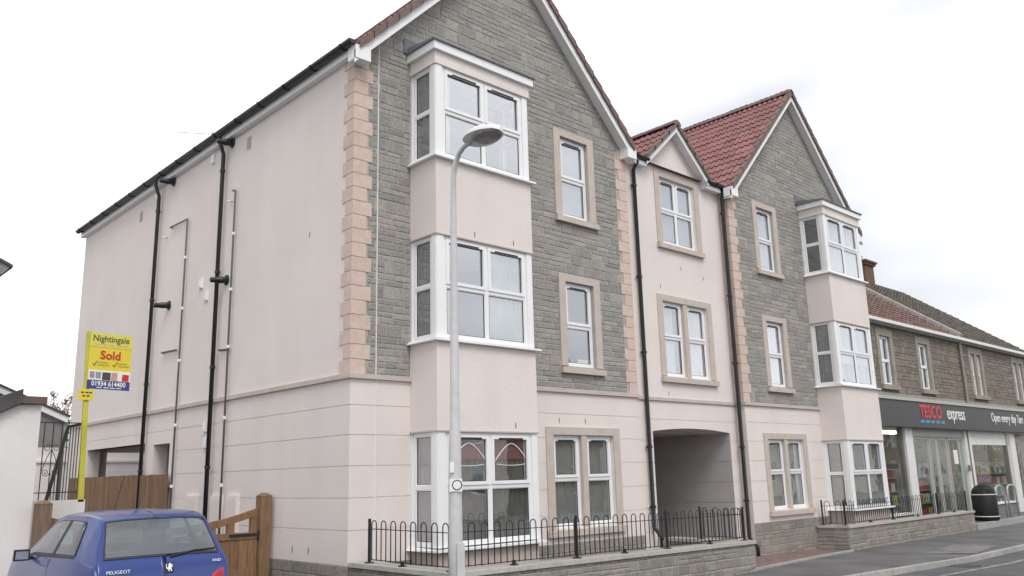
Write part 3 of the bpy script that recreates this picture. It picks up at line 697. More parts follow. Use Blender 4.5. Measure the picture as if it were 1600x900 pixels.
one('eaves_board', 'upvc', bld, lambda b: b.box(-.103, -.07, -.0, DP + .1, 8.075, 8.232)); one('eaves_soffit', 'upvc', bld, lambda b: b.box(-.07, -.001, .0, DP + .1, 8.075, 8.095))
gutter((WX + .05, REC - .18, 8.225), (CXM - 1.04, REC - .18, 8.225), .06); gutter((CXM + 1.04, REC - .18, 8.225), (X2 - .05, REC - .18, 8.225), .06)
def pipe(path, r, brackets, m='black', bm='black', horn=None):
    p = one('downpipe', m, bld, lambda b: b.tube(path, r, 10), True)
    for q_ in brackets: one('pipe_bracket', bm, p, lambda b: [b.lathe(V(q_) - V((0, 0, .025)), [(r, 0), (r + .012, 0), (r + .012, .05), (r, .05)], 10), b.tube([V(q_) + V(horn[0]), V(q_) + V(horn[1])], .011, 5)])
for y, zt in ((4.27, 8.13), (7.33, 8.12)):
    pipe([(-.165, y, zt), (-.165, y, zt - .08), (-.08, y, zt - .3), (-.08, y, .4)], .037, [(-.08, y, z) for z in (7.5, 5.6, 3.9, 2.2, 1.0)], horn=((0, -.09, 0), (0, .09, 0)))
def thin(y, zt, run, z0=.5):
    pipe([(-.005, y + run, zt), (-.05, y + run, zt), (-.05, y + .0, zt - .03), (-.05, y, zt - .08), (-.05, y, z0)], .017, [(-.05, y, z) for z in (6.2, 5.2, 4.2, 3.0, 1.9)], m='steelgrey', bm='paper', horn=((0, -.03, 0), (0, .03, 0)))
M['steelgrey'] = mat('dark_grey_pipe', (.13, .128, .126), .5, namt=.1)
thin(5.83, 7.0, .85, .6); thin(3.76, 7.03, .12, .55)
for y, z, r_ in ((6.7, 4.45, .7), (4.1, 4.18, .35)):   # branch waste pipes
    one('branch_pipe', 'steelgrey', bld, lambda b: b.tube([(-.005, y, z), (-.05, y, z), (-.05, y - r_, z - .03)], .02, 8), True)
for y in (6.93, 3.98): one('overflow_pipe', 'paper', bld, lambda b: b.tube([(.0, y, 6.86), (-.07, y, 6.86), (-.09, y, 6.82)], .018, 8), True)
def front_pipe(x, y, kick, zb):
    pipe([(x, REC - .18, 8.165), (x, REC - .18, 8.08), (x, y, 7.93), (x, y, zb + .42), (x + kick, y - .14, zb + .25), (x + kick, y - .14, zb)], .041, [(x, y, z) for z in (7.6, 5.7, 4.2, 2.4, 1.3)], horn=((-.085, .02, 0), (.0, .06, 0)))
front_pipe(6.70, REC - .07, .03, .5); front_pipe(9.79, .09, .05, .12)
# flues, vents, boxes on the side wall
for y, z in ((6.75, 8.0), (4.06, 8.0), (6.6, 5.39), (4.03, 5.42)):
    f = one('boiler_flue', 'black', bld, lambda b: b.lathe((0, y, z), [(.0, .30), (.045, .30), (.05, .18), (.06, .17), (.06, .03)], 14, (-1, 0, -.12)), True)
    one('flue_collar', 'black', f, lambda b: b.lathe((-.001, y, z), [(.055, .028), (.088, .026), (.1, .005), (.1, .0)], 16, (-1, 0, 0)), True)
    one('flue_seal', 'paper', f, lambda b: b.lathe((-.001, y, z), [(.1, .004), (.118, .003), (.118, 0)], 16, (-1, 0, 0)))
for y, z in ((8.52, 7.7), (3.4, 7.8)): one('air_vent', 'surround', bld, lambda b: [b.box(-.012, .0, y - .075, y + .075, z - .12 + k * .04, z - .12 + k * .04 + .026) for k in range(6)])
for y, z in ((7.55, 5.52), (7.54, 5.28), (5.1, 5.55), (4.83, 5.27), (4.85, 7.92), (7.58, 7.93), (4.59, 2.9), (4.555, 2.62)):
    one('vent_cover', 'upvc', bld, lambda b: [b.box(-.035, .0, y - .06, y + .06, z - .09, z + .09), b.box(-.045, -.035, y - .045, y + .045, z - .075, z + .06)])
for y0, y1 in ((4.73, 5.23), (3.76, 4.18), (3.18, 3.6)):
    mb = one('meter_box', 'render', bld, lambda b: b.box(-.05, .0, y0, y1, 1.02, 1.735)); one('meter_box_door', 'render', mb, lambda b: b.box(-.058, -.05, y0 + .03, y1 - .03, 1.05, 1.70))
# weep vents above openings
for x, y, z in ((1.75, -BP, 5.5), (2.55, -BP, 5.5), (2.5, -BP, 2.66), (4.1, 0, 2.82), (4.75, 0, 2.82), (7.45, REC, 5.62), (8.2, REC, 6.1), (9.0, REC, 6.0), (7.5, REC, 3.45)):
    one('weep_vent', 'black', bld, lambda b: b.box(x - .006, x + .006, y - .004, y + .0, z - .04, z + .04))
for y, z in ((1.45, .98), (1.0, .98), (1.2, 5.6)): one('weep_vent', 'black', bld, lambda b: b.box(-.004, 0, y - .006, y + .006, z - .045, z + .045))

# television aerial on the ridge
an = thing('television_aerial', 'thin television aerial on a mast above the rear of the long eaves', 'aerial', (3.115, 12.4, 11.4))
one('mast', 'steel', an, lambda b: b.tube([(3.115, 12.4, 11.4), (3.115, 12.4, 11.80)], .018, 6))
bo = one('boom', 'steel', an, lambda b: b.tube([(3.16, 12.36, 11.72), (2.25, 12.9, 11.72)], .011, 6))
for k in range(9):
    p = V((3.13, 12.38, 11.73)).lerp(V((2.27, 12.89, 11.73)), k / 8); h = .10 if k < 2 else .05
    one('element', 'steel', bo, lambda b: b.tube([p + V((.04, .08, -h * .4)), p - V((.04, .08, -h * .4))], .006, 5))

# curtains behind the panes ------------------------------------------
def curtain(label, x0, x1, y, z0, z1, m='net', amp=.02, fold=.09, uvec=(1, 0, 0), tie=0, group='curtains hanging behind the window panes'):
    b = MB(); n = max(8, int((x1 - x0) / fold * 6)); u = V(uvec); nn = V((u.y, -u.x, 0)); rr = random.Random(int(x0 * 97 + z0 * 31)); ph = rr.uniform(0, 6)
    rows = 5; P = []
    for r_ in range(rows + 1):
        t = r_ / rows; z = z1 + (z0 - z1) * t; row = []
        for i in range(n + 1):
            s = i / n; w_ = x0 + (x1 - x0) * (s + tie * (-.28 * math.sin(math.pi * t * .8)) * (s))
            row.append(V((0, y, z)) + V((u.x * w_, u.y * w_, 0)) + nn * (amp * (.6 + .4 * t) * math.sin(2 * math.pi * w_ / fold + ph + .6 * math.sin(w_ * 5 + 2 * t))))
        P.append(row)
    for r_ in range(rows):
        for i in range(n): b.poly([P[r_][i], P[r_][i + 1], P[r_ + 1][i + 1], P[r_ + 1][i]])
    o = b.build('curtain', m, None, True); tag(o, label, 'curtain', group); return o
curtain('white net curtain in the right half of the first-floor bay behind the lamp post', 2.08, 2.92, -.54, 3.9, 5.35)
curtain('net curtain pulled to the left edge of the first-floor bay behind the lamp post', 1.16, 1.38, -.54, 3.9, 5.35)
curtain('grey-green net across the ground-floor bay behind the lamp post', 1.1, 2.9, -.52, 1.02, 2.5, 'netgrey', .022, .10)
curtain('short pink valance above the net in the ground-floor bay behind the lamp post', 1.15, 2.9, -.552, 2.17, 2.5, 'pinkcurtain', .008, .09)
b = MB(); Ff = Face((0, -.568, 0), (1, 0, 0), (0, 1, 0))
for c0 in (1.62, 2.45):
    for sg in (-1, 1):
        pts = [Ff(c0 + sg * .33 * t, 2.40 - .26 * t ** 1.6, 0) for t in [i / 10 for i in range(11)]]; b.tube(pts, .010, 6)
    b.tube([Ff(c0 - .3 + .6 * i / 10, 2.10 - .02 * math.sin(math.pi * i / 10), 0) for i in range(11)], .008, 6)
tag(b.build('pelmet_trim', 'paper', None, True), 'white curved curtain trim at the top of the ground-floor bay behind the lamp post', 'curtain trim')
curtain('green-white lace net in the left light of the twin window beside the lamp-post bay', 3.96, 4.62, .13, 1.1, 2.55, 'net', .012, .08)
curtain('green-white lace net in the right light of the twin window beside the lamp-post bay', 4.78, 5.44, .13, 1.1, 2.55, 'net', .012, .08)
curtain('pale roller blind low in the narrow window on the top floor of the near gable', 4.4, 5.08, .125, 6.5, 7.98, 'blind', .002, .3)
curtain('pale blind in the centre window under the little gable', 7.65, 8.84, .345, 6.6, 8.0, 'blind', .002, .3)
curtain('net curtain in the left light of the twin window above the archway', 7.5, 7.95, .35, 3.8, 5.3, 'net', .015, .09)
curtain('net curtain in the right light of the twin window above the archway', 8.5, 9.0, .35, 3.8, 5.3, 'net', .015, .09)
curtain('pale blind in the narrow top window of the far gable', 11.08, 11.78, .125, 6.5, 7.98, 'blind', .002, .3)
curtain('pale blind in the narrow first-floor window of the far gable', 11.08, 11.78, .125, 3.8, 5.24, 'blind', .002, .3)
curtain('pale blind in the top bay of the far gable', 13.3, 15.0, -.54, 6.65, 8.05, 'blind', .004, .3)
curtain('pale blind in the first-floor bay of the far gable', 13.3, 15.0, -.54, 4.4, 5.35, 'blind', .004, .3)
curtain('net curtain across the ground-floor bay of the far gable', 13.25, 15.0, -.54, 1.02, 2.5, 'net', .012, .09)
curtain('grey net in the twin ground window of the far gable', 10.7, 12.2, .13, 1.1, 2.55, 'net', .012, .09)
curtain('curtain edge drawn back in the left part of the top bay near the lamp head', 1.2, 1.36, -.54, 6.65, 8.05, 'net', .015, .08)
curtain('grey-green net in the side light of the ground-floor bay left of the lamp post', .06, .48, 0, 1.02, 2.5, 'netgrey', .012, .09, (0, -1, 0)).location.x = BX0 + .10
curtain('greenish net in the side light of the first-floor bay left of the lamp post', .05, .34, 0, 3.9, 5.36, 'netgrey', .012, .09, (0, -1, 0)).location.x = BX0 + .10
curtain('greenish net in the side light of the top bay by the near quoins', .05, .36, 0, 6.64, 8.05, 'netgrey', .012, .09, (0, -1, 0)).location.x = BX0 + .10
curtain('grey net in the side light of the ground-floor bay of the far gable', .06, .48, 0, 1.02, 2.5, 'netgrey', .012, .09, (0, -1, 0)).location.x = RB0 + .10
curtain('grey net in the side light of the first-floor bay of the far gable', .06, .48, 0, 3.9, 5.36, 'netgrey', .012, .09, (0, -1, 0)).location.x = RB0 + .10
st_ = MB(); st_.box(4.78, 5.07, .135, .14, 3.84, 3.92); s_ = st_.build('window_card', 'paper', None); tag(s_, 'small white card with lettering at the foot of the first-floor narrow window', 'card')

# ================================================================== LOW WALLS WITH RAILINGS
def wallrun(parent, F, L_, z0a, ztop, thick, seed, faces=True):
    """core + stones + coping of one straight run; F has the coping's slope"""
    b = MB(); b.fbox(F, 0, L_, z0a, ztop - .06, .008, thick); b.build('wall_core', 'mortar', parent)
    if faces:
        for r in rects(0, L_, z0a, ztop - .06, .14, seed, .22, .46, .75):
            b = MB(); add_stone(b, F, stone_poly(r, [], .014), -.003, .007, 0, .01); b.build('wall_stone', 'wallstone', parent)
def copings(parent, F, u0, u1, ztop, w0, w1, step=.6):
    n = max(1, round((u1 - u0) / step)); 
    for k in range(n):
        a = u0 + (u1 - u0) * k / n + .003; c = u0 + (u1 - u0) * (k + 1) / n - .003
        b = MB(); b.hexa([F(a, ztop - .06, w0), F(c, ztop - .06, w0), F(c, ztop - .06, w1), F(a, ztop - .06, w1), F(a, ztop - .006, w0 + .004), F(c, ztop - .006, w0 + .004), F(c, ztop - .004, w1 - .004), F(a, ztop - .004, w1 - .004)]); 
        b.build('coping_stone', 'coping', parent)
HOOPS = {}
def hoop_mesh(w_, h):
    key = round(w_, 3), round(h, 3)
    if key not in HOOPS:
        b = MB(); r_ = w_ / 2; pts = [(-r_, 0, .035)] + [(-r_, 0, h * .5)] + [(r_ * math.cos(math.pi - math.pi * i / 8), 0, h - r_ + r_ * math.sin(math.pi * i / 8)) for i in range(9)] + [(r_, 0, h * .5), (r_, 0, .035)]
        b.tube(pts, .0075, 5); me = b.mesh('hoop', True); me.materials.append(M['iron']); HOOPS[key] = me
    return HOOPS[key]
def railing(parent, p0, p1, h=.53, posts=(), feet=()):
    p0 = V(p0); p1 = V(p1); d = p1 - p0; L_ = V((d.x, d.y, 0)).length; dx = d.normalized(); n = max(1, round(L_ / .215)); st = L_ / n
    up = lambda u, z: p0 + d * u + V((0, 0, z))
    for z in (.045, h * .80): one('rail', 'iron', parent, lambda b: b.bar(up(0, z), up(1, z), .022, .009))
    for k in range(n):
        me = hoop_mesh(st * .5, h); fl = V((d.x, d.y, 0)).normalized(); mm = basis(up((k + .5) / n, 0), fl, V((-fl.y, fl.x, 0)), V((0, 0, 1)))
        link('hoop', me, None, parent, mm)
    for u in posts:
        ps = one('post', 'iron', parent, lambda b: [b.tube([up(u, .0), up(u, h + .02)], .021, 8)]); one('post_foot', 'iron', ps, lambda b: b.lathe(up(u, -.001), [(.0, .014), (.06, .014), (.065, 0)], 8))
    for u in feet:
        ps = one('support_foot', 'iron', parent, lambda b: b.lathe(up(u, -.001), [(.055, 0), (.055, .012), (.025, .014), (.025, .06), (0, .06)], 8))
A, B, C_, D_ = V((0, -.03, .885)), V((0, -2.16, .878)), V((6.82, -1.84, .768)), V((6.90, -.02, .768))
gw = thing('garden_wall', 'low stone wall with pale coping round the near bay, beside the lamp post', 'wall', (3, -1.9, .25), 'low stone front walls')
def runF(a, c, inward):
    d = c - a; L_ = V((d.x, d.y, 0)).length; return Face((a.x, a.y, 0), (d.x / L_, d.y / L_, 0), inward, (c.z - a.z) / L_), L_
F1, L1 = runF(A, B, (1, 0, 0)); F2, L2 = runF(B, C_, V((-.32, 6.82, 0)).normalized()); F3, L3 = runF(C_, D_, (-1, .04, 0))
wallrun(gw, F1, L1, .2, A.z, .2, 41); wallrun(gw, F2, L2, .2, B.z, .2, 42); wallrun(gw, F3, L3, .1, C_.z, .2, 43)
copings(gw, F1, .02, L1 - .27, A.z, -.03, .27); copings(gw, F2, -.03, L2 + .03, B.z, -.03, .27); copings(gw, F3, .27, L3 - .1, C_.z, -.03, .27)
rl = thing('bow_top_railing', 'black bow-topped iron railing on the low wall in front of the near bay', 'railing', (3, -1.9, .85), 'bow-topped railings on the front walls')
r0 = F1(.33, A.z, .1); r1 = F1(L1 - .12, A.z, .1); r2 = F2(L2 - .1, B.z, .12); r1.y = F2(.1, 0, .12).y; r3 = F3(1.0, C_.z, .12)
for p in (r0, r1, r2, r3): p.z += -.004
railing(rl, r0, r1, posts=(0, 1), feet=(.43,)); railing(rl, r1, r2, posts=(.337, .655, 1), feet=(.155, .495, .835)); railing(rl, r2, r3, posts=(1,))
gw2 = thing('garden_wall', 'low stone wall with pale coping running in front of the shop beside the far bay', 'wall', (16, -.7, .1), 'low stone front walls')
A2, B2, C2, D2 = V((12.46, .0, .66)), V((12.52, -.74, .66)), V((20.15, -.74, .652)), V((20.15, -.05, .652))
G1, K1 = runF(A2, B2, V((.74, .06, 0)).normalized()); G2, K2 = runF(B2, C2, (0, 1, 0)); G3, K3 = runF(C2, D2, (-1, 0, 0))
wallrun(gw2, G1, K1, .0, .66, .2, 51); wallrun(gw2, G2, K2, .0, .66, .2, 52); wallrun(gw2, G3, K3, .0, .652, .2, 53)
copings(gw2, G1, .02, K1 - .27, .66, -.03, .27); copings(gw2, G2, -.03, K2 + .03, .66, -.03, .27); copings(gw2, G3, .27, K3 - .02, .652, -.03, .27)
rl2 = thing('bow_top_railing', 'black bow-topped iron railing on the low wall running past the shop door', 'railing', (16, -.6, .66), 'bow-topped railings on the front walls')
t0, t1, t2 = G1(.12, .656, .12), G2(.13, .656, .13), G2(K2 - .12, .656, .13)
railing(rl2, t0, t1, posts=(0, 1)); railing(rl2, t1, t2, posts=(.34, .72, 1), feet=(.17, .54, .87))

# ================================================================== LAMP POST
lp = thing('street_lamp', 'tall grey street lamp with curved arm in front of the stacked bays', 'street lamp', (-.42, -2.75, .35))
pole = one('pole', 'lampgrey', lp, lambda b: b.tube([(-.42, -2.75, .3), (-.42, -2.75, 1.25), (-.418, -2.75, 1.9), (-.416, -2.75, 2.35), (-.414, -2.75, 2.46), (-.405, -2.75, 4.0), (-.40, -2.75, 5.15), (-.40, -2.755, 5.33), (-.40, -2.79, 5.47), (-.40, -2.86, 5.58), (-.40, -2.95, 5.635), (-.395, -3.06, 5.655)],
     [.080, .076, .070, .066, .053, .043, .033, .032, .031, .030, .029, .028], 14), True)
one('access_door', 'lampgrey', pole, lambda b: b.box(-.47, -.37, -2.838, -2.825, .75, 1.25))
ax = V((.05, -1, -.02)).normalized(); lat = V((1, .05, -.24)).normalized(); upv = lat.cross(ax); upv = upv if upv.z > 0 else -upv; hd0 = V((-.398, -2.99, 5.655))
def hw(t): return .055 + .10 * math.sin(math.pi * min(1, t * 1.0) ** .85) ** .75 if t < .97 else .03
def head(b):
    rows = []; n = 14
    for k in range(15):
        t = k / 14; w_ = hw(t); hh = .035 + .085 * math.sin(math.pi * min(.98, .08 + .86 * t)) ** .8; c = hd0 + ax * (.56 * t)
        rows.append([c - lat * (math.cos(math.pi * j / n) * w_) + upv * (math.sin(math.pi * j / n) ** .75 * hh) for j in range(n + 1)])
    for k in range(14):
        for j in range(n): b.poly([rows[k][j], rows[k][j + 1], rows[k + 1][j + 1], rows[k + 1][j]])
    for k in range(14): b.poly([rows[k][0], rows[k + 1][0], rows[k + 1][n], rows[k][n]])
    b.poly(rows[0]); b.poly(rows[-1])
hd = one('lamp_head', 'lamphead', lp, head, True)
def bowl(b):
    rows = []; n = 12
    for k in range(11):
        t = k / 10; w_ = .125 * math.sin(math.pi * (.06 + .88 * t)) ** .6; dp = .05 * math.sin(math.pi * (.05 + .9 * t)) ** .6; c = hd0 + ax * (.13 + .40 * t) - upv * .002
        rows.append([c - lat * (math.cos(math.pi * j / n) * w_) - upv * (math.sin(math.pi * j / n) ** .8 * dp) for j in range(n + 1)])
    for k in range(10):
        for j in range(n): b.poly([rows[k][j], rows[k][j + 1], rows[k + 1][j + 1], rows[k + 1][j]])
    b.poly(rows[0]); b.poly(rows[-1])
one('lamp_bowl', 'lens', hd, bowl, True)
one('photocell', 'navy', hd, lambda b: b.lathe(hd0 + ax * .17 + upv * .11, [(.026, -.02), (.026, .035), (.02, .05), (0, .052)], 10), True)
vd = (V((-6.31, -9.95, 0)) - V((-.42, -2.75, 0))).normalized(); sdv = V((-vd.y, vd.x, 0))
def disc(b, c, r_, off): b.poly([c + vd * off + sdv * (r_ * math.cos(2 * math.pi * i / 20)) + V((0, 0, r_ * math.sin(2 * math.pi * i / 20))) for i in range(20)])
cc = V((-.418, -2.75, 1.845)); pl = one('number_plate', 'paper', pole, lambda b: b.hexa([cc + vd * a + sdv * s + V((0, 0, z)) for z in (-.065, .065) for a, s in ((.076, -.06), (.076, .075), (.083, .075), (.083, -.06))]))
c2 = cc + sdv * .02
one('plate_ring', 'inkdark', pl, lambda b: disc(b, c2, .055, .0845)); one('plate_face', 'paper', pl, lambda b: disc(b, c2, .043, .0855))
cp = cc + V((0, 0, .18)); one('notice', 'paper', pole, lambda b: b.hexa([cp + vd * a + sdv * s + V((0, 0, z)) for z in (-.05, .06) for a, s in ((.070, -.055), (.070, -.01), (.077, -.01), (.077, -.055))]))

# ================================================================== DRIVE: gate, fence, sign, railing, outbuilding
def plank(parent, a0, a1, y0, y1, z0, z1, m, name='board', b=None):
    b = MB(); b.hexa([(a0, y0, z0), (a1, y0, z0), (a1, y1, z0), (a0, y1, z0), (a0, y0, z1), (a1, y0, z1), (a1, y1, z1), (a0, y1, z1)]); return b.build(name, m, parent)
for x, lab in ((-.14, 'brown timber gate post close against the cream side wall'), (-3.13, 'dark timber gate post beside the white outbuilding wall')):
    gp = thing('gate_post', lab, 'gate post', (x, 2.1, .42), 'timber gate posts')
    one('shaft', 'wood' if x > -1 else 'woodold', gp, lambda b: b.box(x - .085, x + .085, 2.0, 2.17, .35, 1.73)); one('cap', 'woodold', gp, lambda b: b.hexa([(x - .09, 1.995, 1.731), (x + .09, 1.995, 1.731), (x + .09, 2.175, 1.731), (x - .09, 2.175, 1.731), (x - .03, 2.055, 1.775), (x + .03, 2.055, 1.775), (x + .03, 2.115, 1.775), (x - .03, 2.115, 1.775)]))
def leaf(x0, x1, label):     # x0 hinge side, x1 meeting side
    g = thing('timber_gate', label, 'gate', ((x0 + x1) / 2, 2.1, .55), 'curved-top timber gate leaves'); n = 10; sg = 1 if x1 > x0 else -1
    top = lambda t: 1.56 - .22 * (1 - (1 - t) ** 2)
    def arc(b):
        for k in range(14):
            a, c = k / 14, (k + 1) / 14; xa, xc = x0 + (x1 - x0) * a, x0 + (x1 - x0) * c
            b.hexa([(xa, 2.06, top(a) - .1), (xc, 2.06, top(c) - .1), (xc, 2.12, top(c) - .1), (xa, 2.12, top(a) - .1), (xa, 2.06, top(a)), (xc, 2.06, top(c)), (xc, 2.12, top(c)), (xa, 2.12, top(a))])
    one('top_rail', 'wood', g, arc)
    one('middle_rail', 'wood', g, lambda b: b.box(min(x0, x1), max(x0, x1), 2.055, 2.13, 1.13, 1.22)); one('bottom_rail', 'wood', g, lambda b: b.box(min(x0, x1), max(x0, x1), 2.055, 2.13, .60, .72))
    w_ = abs(x1 - x0)
    for k in range(n): plank(g, min(x0, x1) + w_ * k / n + .003, min(x0, x1) + w_ * (k + 1) / n - .003, 2.07, 2.1, .57, 1.128, 'wood')
    for t in (.04, .3, .5, .7, .96):
        xx = x0 + (x1 - x0) * t; wd = .055 if .1 < t < .9 else .06; one('upright', 'wood', g, lambda b: b.box(xx - wd, xx + wd, 2.065, 2.115, 1.221, top(t) - .08))
    hg = x0 + sg * .02; hs_ = one('hinge', 'iron', g, lambda b: b.box(min(hg, hg + sg * .42), max(hg, hg + sg * .42), 2.04, 2.054, 1.17, 1.205)); one('hinge_knuckle', 'iron', hs_, lambda b: b.tube([(hg - sg * .03, 2.04, 1.12), (hg - sg * .03, 2.04, 1.25)], .022, 8))
leaf(-.235, -1.62, 'brown timber gate leaf with curved top rail beside the cream side wall'); leaf(-3.03, -1.645, 'brown timber gate leaf mostly hidden behind the blue car, by the dark post')
fn = thing('board_fence', 'tall close-boarded brown fence across the side wall openings', 'fence', (-.06, 8.5, .45))
y = 5.97; k = 0
while y < 11.6:
    zt = 2.12 + .004 * math.sin(k * 1.7) + (.012 if 7.38 < y else 0); one('board', 'woodold' if k % 3 == 1 else 'wood', fn, lambda b: b.box(-.085 - .006 * (k % 2), -.06, y, y + .142, .42, zt)); y += .147; k += 1
for z in (.7, 1.3, 1.9): one('rail', 'wood', fn, lambda b: b.box(-.059, -.02, 5.97, 11.6, z, z + .08))
one('fence_post', 'woodold', fn, lambda b: b.box(-.097, -.02, 7.36, 7.385, .4, 2.14))

# landing wall, wrought iron rail, stair rail, sign
lw_ = one('landing_wall', 'white', None, lambda b: [b.box(-2.95, -2.235, 3.42, 3.62, .4, 1.75)]); tag(lw_, 'low white rendered wall under the wrought iron scroll railing', 'wall')
ir = thing('scroll_railing', 'thin wrought iron railing with scrolls on the low white wall', 'railing', (-2.6, 3.5, 1.75))
for z in (2.84, 1.86): one('rail', 'iron', ir, lambda b: b.bar((-2.93, 3.5, z), (-2.27, 3.5, z), .014, .014))
for x in (-2.83, -2.715, -2.60, -2.27): one('baluster', 'iron', ir, lambda b: b.bar((x, 3.5, 1.75), (x, 3.5, 2.84), .012, .012, (0, 1, 0)))
def scroll(cx, cz, sg, sz, r0=.055):
    pts = [(cx + sg * (r0 * (1 - i / 30)) * math.cos(i * .42), 3.5, cz + sz * (r0 * (1 - i / 30)) * math.sin(i * .42)) for i in range(25)]; one('scroll', 'iron', ir, lambda b: b.tube(pts, .005, 5))
for cz, sz in ((2.48, 1), (2.14, -1)): scroll(-2.772, cz, 1, sz); scroll(-2.658, cz, -1, sz)
for xx in (-2.825, -2.605): one('brace', 'iron', ir, lambda b: b.tube([(xx, 3.5, 2.16), ((xx - 2.715) / 2, 3.5, 2.34), (-2.715, 3.5, 2.47)], .005, 5))
sr = thing('stair_railing', 'sloping black stair handrail with close grey balusters beside the yellow sign post', 'railing', (-2.5, 3.75, 1.6))
one('handrail', 'iron', sr, lambda b: [b.bar((-2.72, 3.60, 1.66), (-2.455, 3.75, 2.80), .045, .03, (0, 1, 0))]); one('top_handrail', 'iron', sr, lambda b: b.bar((-2.455, 3.75, 2.80), (-2.20, 3.9, 2.86), .03, .04))
for k in range(9):
    t = k / 8; xx = -2.62 + .37 * t; yy = 3.72 + .2 * t; zt = 1.66 + (xx + 2.72) / .265 * 1.14 if xx < -2.455 else 2.82
    one('baluster', 'steelgrey', sr, lambda b: b.bar((xx, yy, 1.6), (xx, yy, min(zt, 2.82)), .014, .014, (0, 1, 0)))
one('infill_panel', 'steelgrey', sr, lambda b: [b.box(-2.50, -2.44, 3.9, 3.92, 1.6, 2.45)]); one('end_post', 'woodold', sr, lambda b: b.box(-2.215, -2.165, 3.86, 3.92, 1.6, 2.87))

sg_ = thing('sold_board', 'yellow estate agent board reading Sold on a yellow post', 'sign', (-2.29, 3.45, 1.7))
po = one('post', 'ypost', sg_, lambda b: b.hexa([(-2.33, 3.42, 1.72), (-2.255, 3.42, 1.72), (-2.255, 3.47, 1.72), (-2.33, 3.47, 1.72), (-2.395, 3.42, 4.19), (-2.33, 3.42, 4.19), (-2.33, 3.47, 4.19), (-2.395, 3.47, 4.19)]))
O_ = V((-2.352, 3.405, 4.18)); bx = V((1, .05, -.012)).normalized(); bz = V((.0, 0, 1)); bn = V((.05, -1, 0)).normalized(); BW, BH = .62, .84
def pan(name, u0, u1, v0, v1, m, par, off): 
    f = lambda u, v, w: O_ + bx * u - bz * v + bn * w
    return one(name, m, par, lambda b: b.hexa([f(u0, v1, off), f(u1, v1, off), f(u1, v1, off - .004), f(u0, v1, off - .004), f(u0, v0, off), f(u1, v0, off), f(u1, v0, off - .004), f(u0, v0, off - .004)]))
bd = pan('board', 0, BW, 0, BH, 'yellow', sg_, 0.0)
pan('header_panel', .0, BW, .0, .21, mat('pale_yellow', (.66, .62, .10), .5, namt=.03), bd, .0045); pan('photo_strip', .012, BW, .56, .705, 'paper', bd, .0045); pan('footer_panel', .0, BW, .71, BH, 'navy', bd, .0045)
def tx(s, u, v, size, m, sx=1, bold=.0, al='LEFT'): text('lettering', s, size, frame_mw(O_ + bx * u - bz * v + bn * .006, bx, bz), m, bd, .0012, bold, sx, al)
tx('Nightingale', .035, .125, .135, 'inkdark', .88, .0015); tx('Sold', .31, .385, .175, 'inkred', 1.0, .004, 'CENTER'); tx('01934 614400', .31, .79, .1, 'paper', .86, .002, 'CENTER')
for u in (.07, .17, .28, .39, .48): pan('small_print', u, u + .08, .165, .178, 'inkpink', bd, .0062)
for u in (.14, .24, .33, .42): pan('small_print', u, u + .075, .808, .82, 'paper', bd, .0062)
for u in (.06, .35):
    pan('small_print', u + .075, u + .21, .43, .447, 'inkpale', bd, .0046); pan('small_print', u + .075, u + .24, .47, .485, 'inkpale', bd, .0046)
    one('tick', 'inkdark', bd, lambda b: [b.bar(O_ + bx * u - bz * .46 + bn * .006, O_ + bx * (u + .022) - bz * .49 + bn * .006, .003, .014, bn), b.bar(O_ + bx * (u + .02) - bz * .49 + bn * .006, O_ + bx * (u + .06) - bz * .42 + bn * .006, .003, .012, bn)])
for u0, u1, v0, v1, mm_ in ((.03, .10, .585, .68, 'inkgrey'), (.115, .19, .585, .68, 'inkgrey'), (.21, .33, .585, .70, 'inkdark'), (.34, .43, .58, .70, 'inkpink'), (.44, .52, .575, .64, 'paper'), (.50, .60, .60, .70, 'inkred')): pan('printed_picture', u0, u1, v0, v1, mm_, bd, .0065)
tagb = one('name_tag', 'yellow', sg_, lambda b: b.box(-2.455, -2.245, 3.40, 3.415, 3.17, 3.33))
for z, xs in ((3.27, (-2.42, -2.36, -2.31)), (3.22, (-2.40, -2.34))):
    for x in xs: one('small_print', 'inkdark', tagb, lambda b: b.box(x, x + .04, 3.397, 3.3995, z, z + .022))

ob = thing('outbuilding', 'white rendered outbuilding with brown slab roof edge at the left of the drive', 'outbuilding', (-5, 2.3, .45))
def obw(b):
    pr = [(-8, .3), (-3.235, .3), (-3.235, 2.975), (-3.49, 2.965), (-8, .75)]; pr = [(-8, .3), (-3.235, .3), (-3.235, 2.975), (-3.49, 2.965), (-4.6, 2.35), (-8, 2.35)]
    b.poly([(x, 2.17, z) for x, z in pr]); b.poly([(x, 5.2, z) for x, z in pr]); b.poly([(-3.235, 2.17, .3), (-3.235, 5.2, .3), (-3.235, 5.2, 2.975), (-3.235, 2.17, 2.975)])
one('wall', 'white', ob, obw)
one('roof_edge', 'brownfascia', ob, lambda b: b.box(-3.52, -3.19, 2.10, 5.25, 2.978, 3.07))
one('pitched_roof', 'slate', ob, lambda b: b.hexa([(-4.65, 2.08, 2.335), (-3.48, 2.08, 2.985), (-3.48, 5.25, 2.985), (-4.65, 5.25, 2.335), (-4.65, 2.08, 2.62), (-3.48, 2.08, 3.16), (-3.48, 5.25, 3.16), (-4.65, 5.25, 2.62)]))

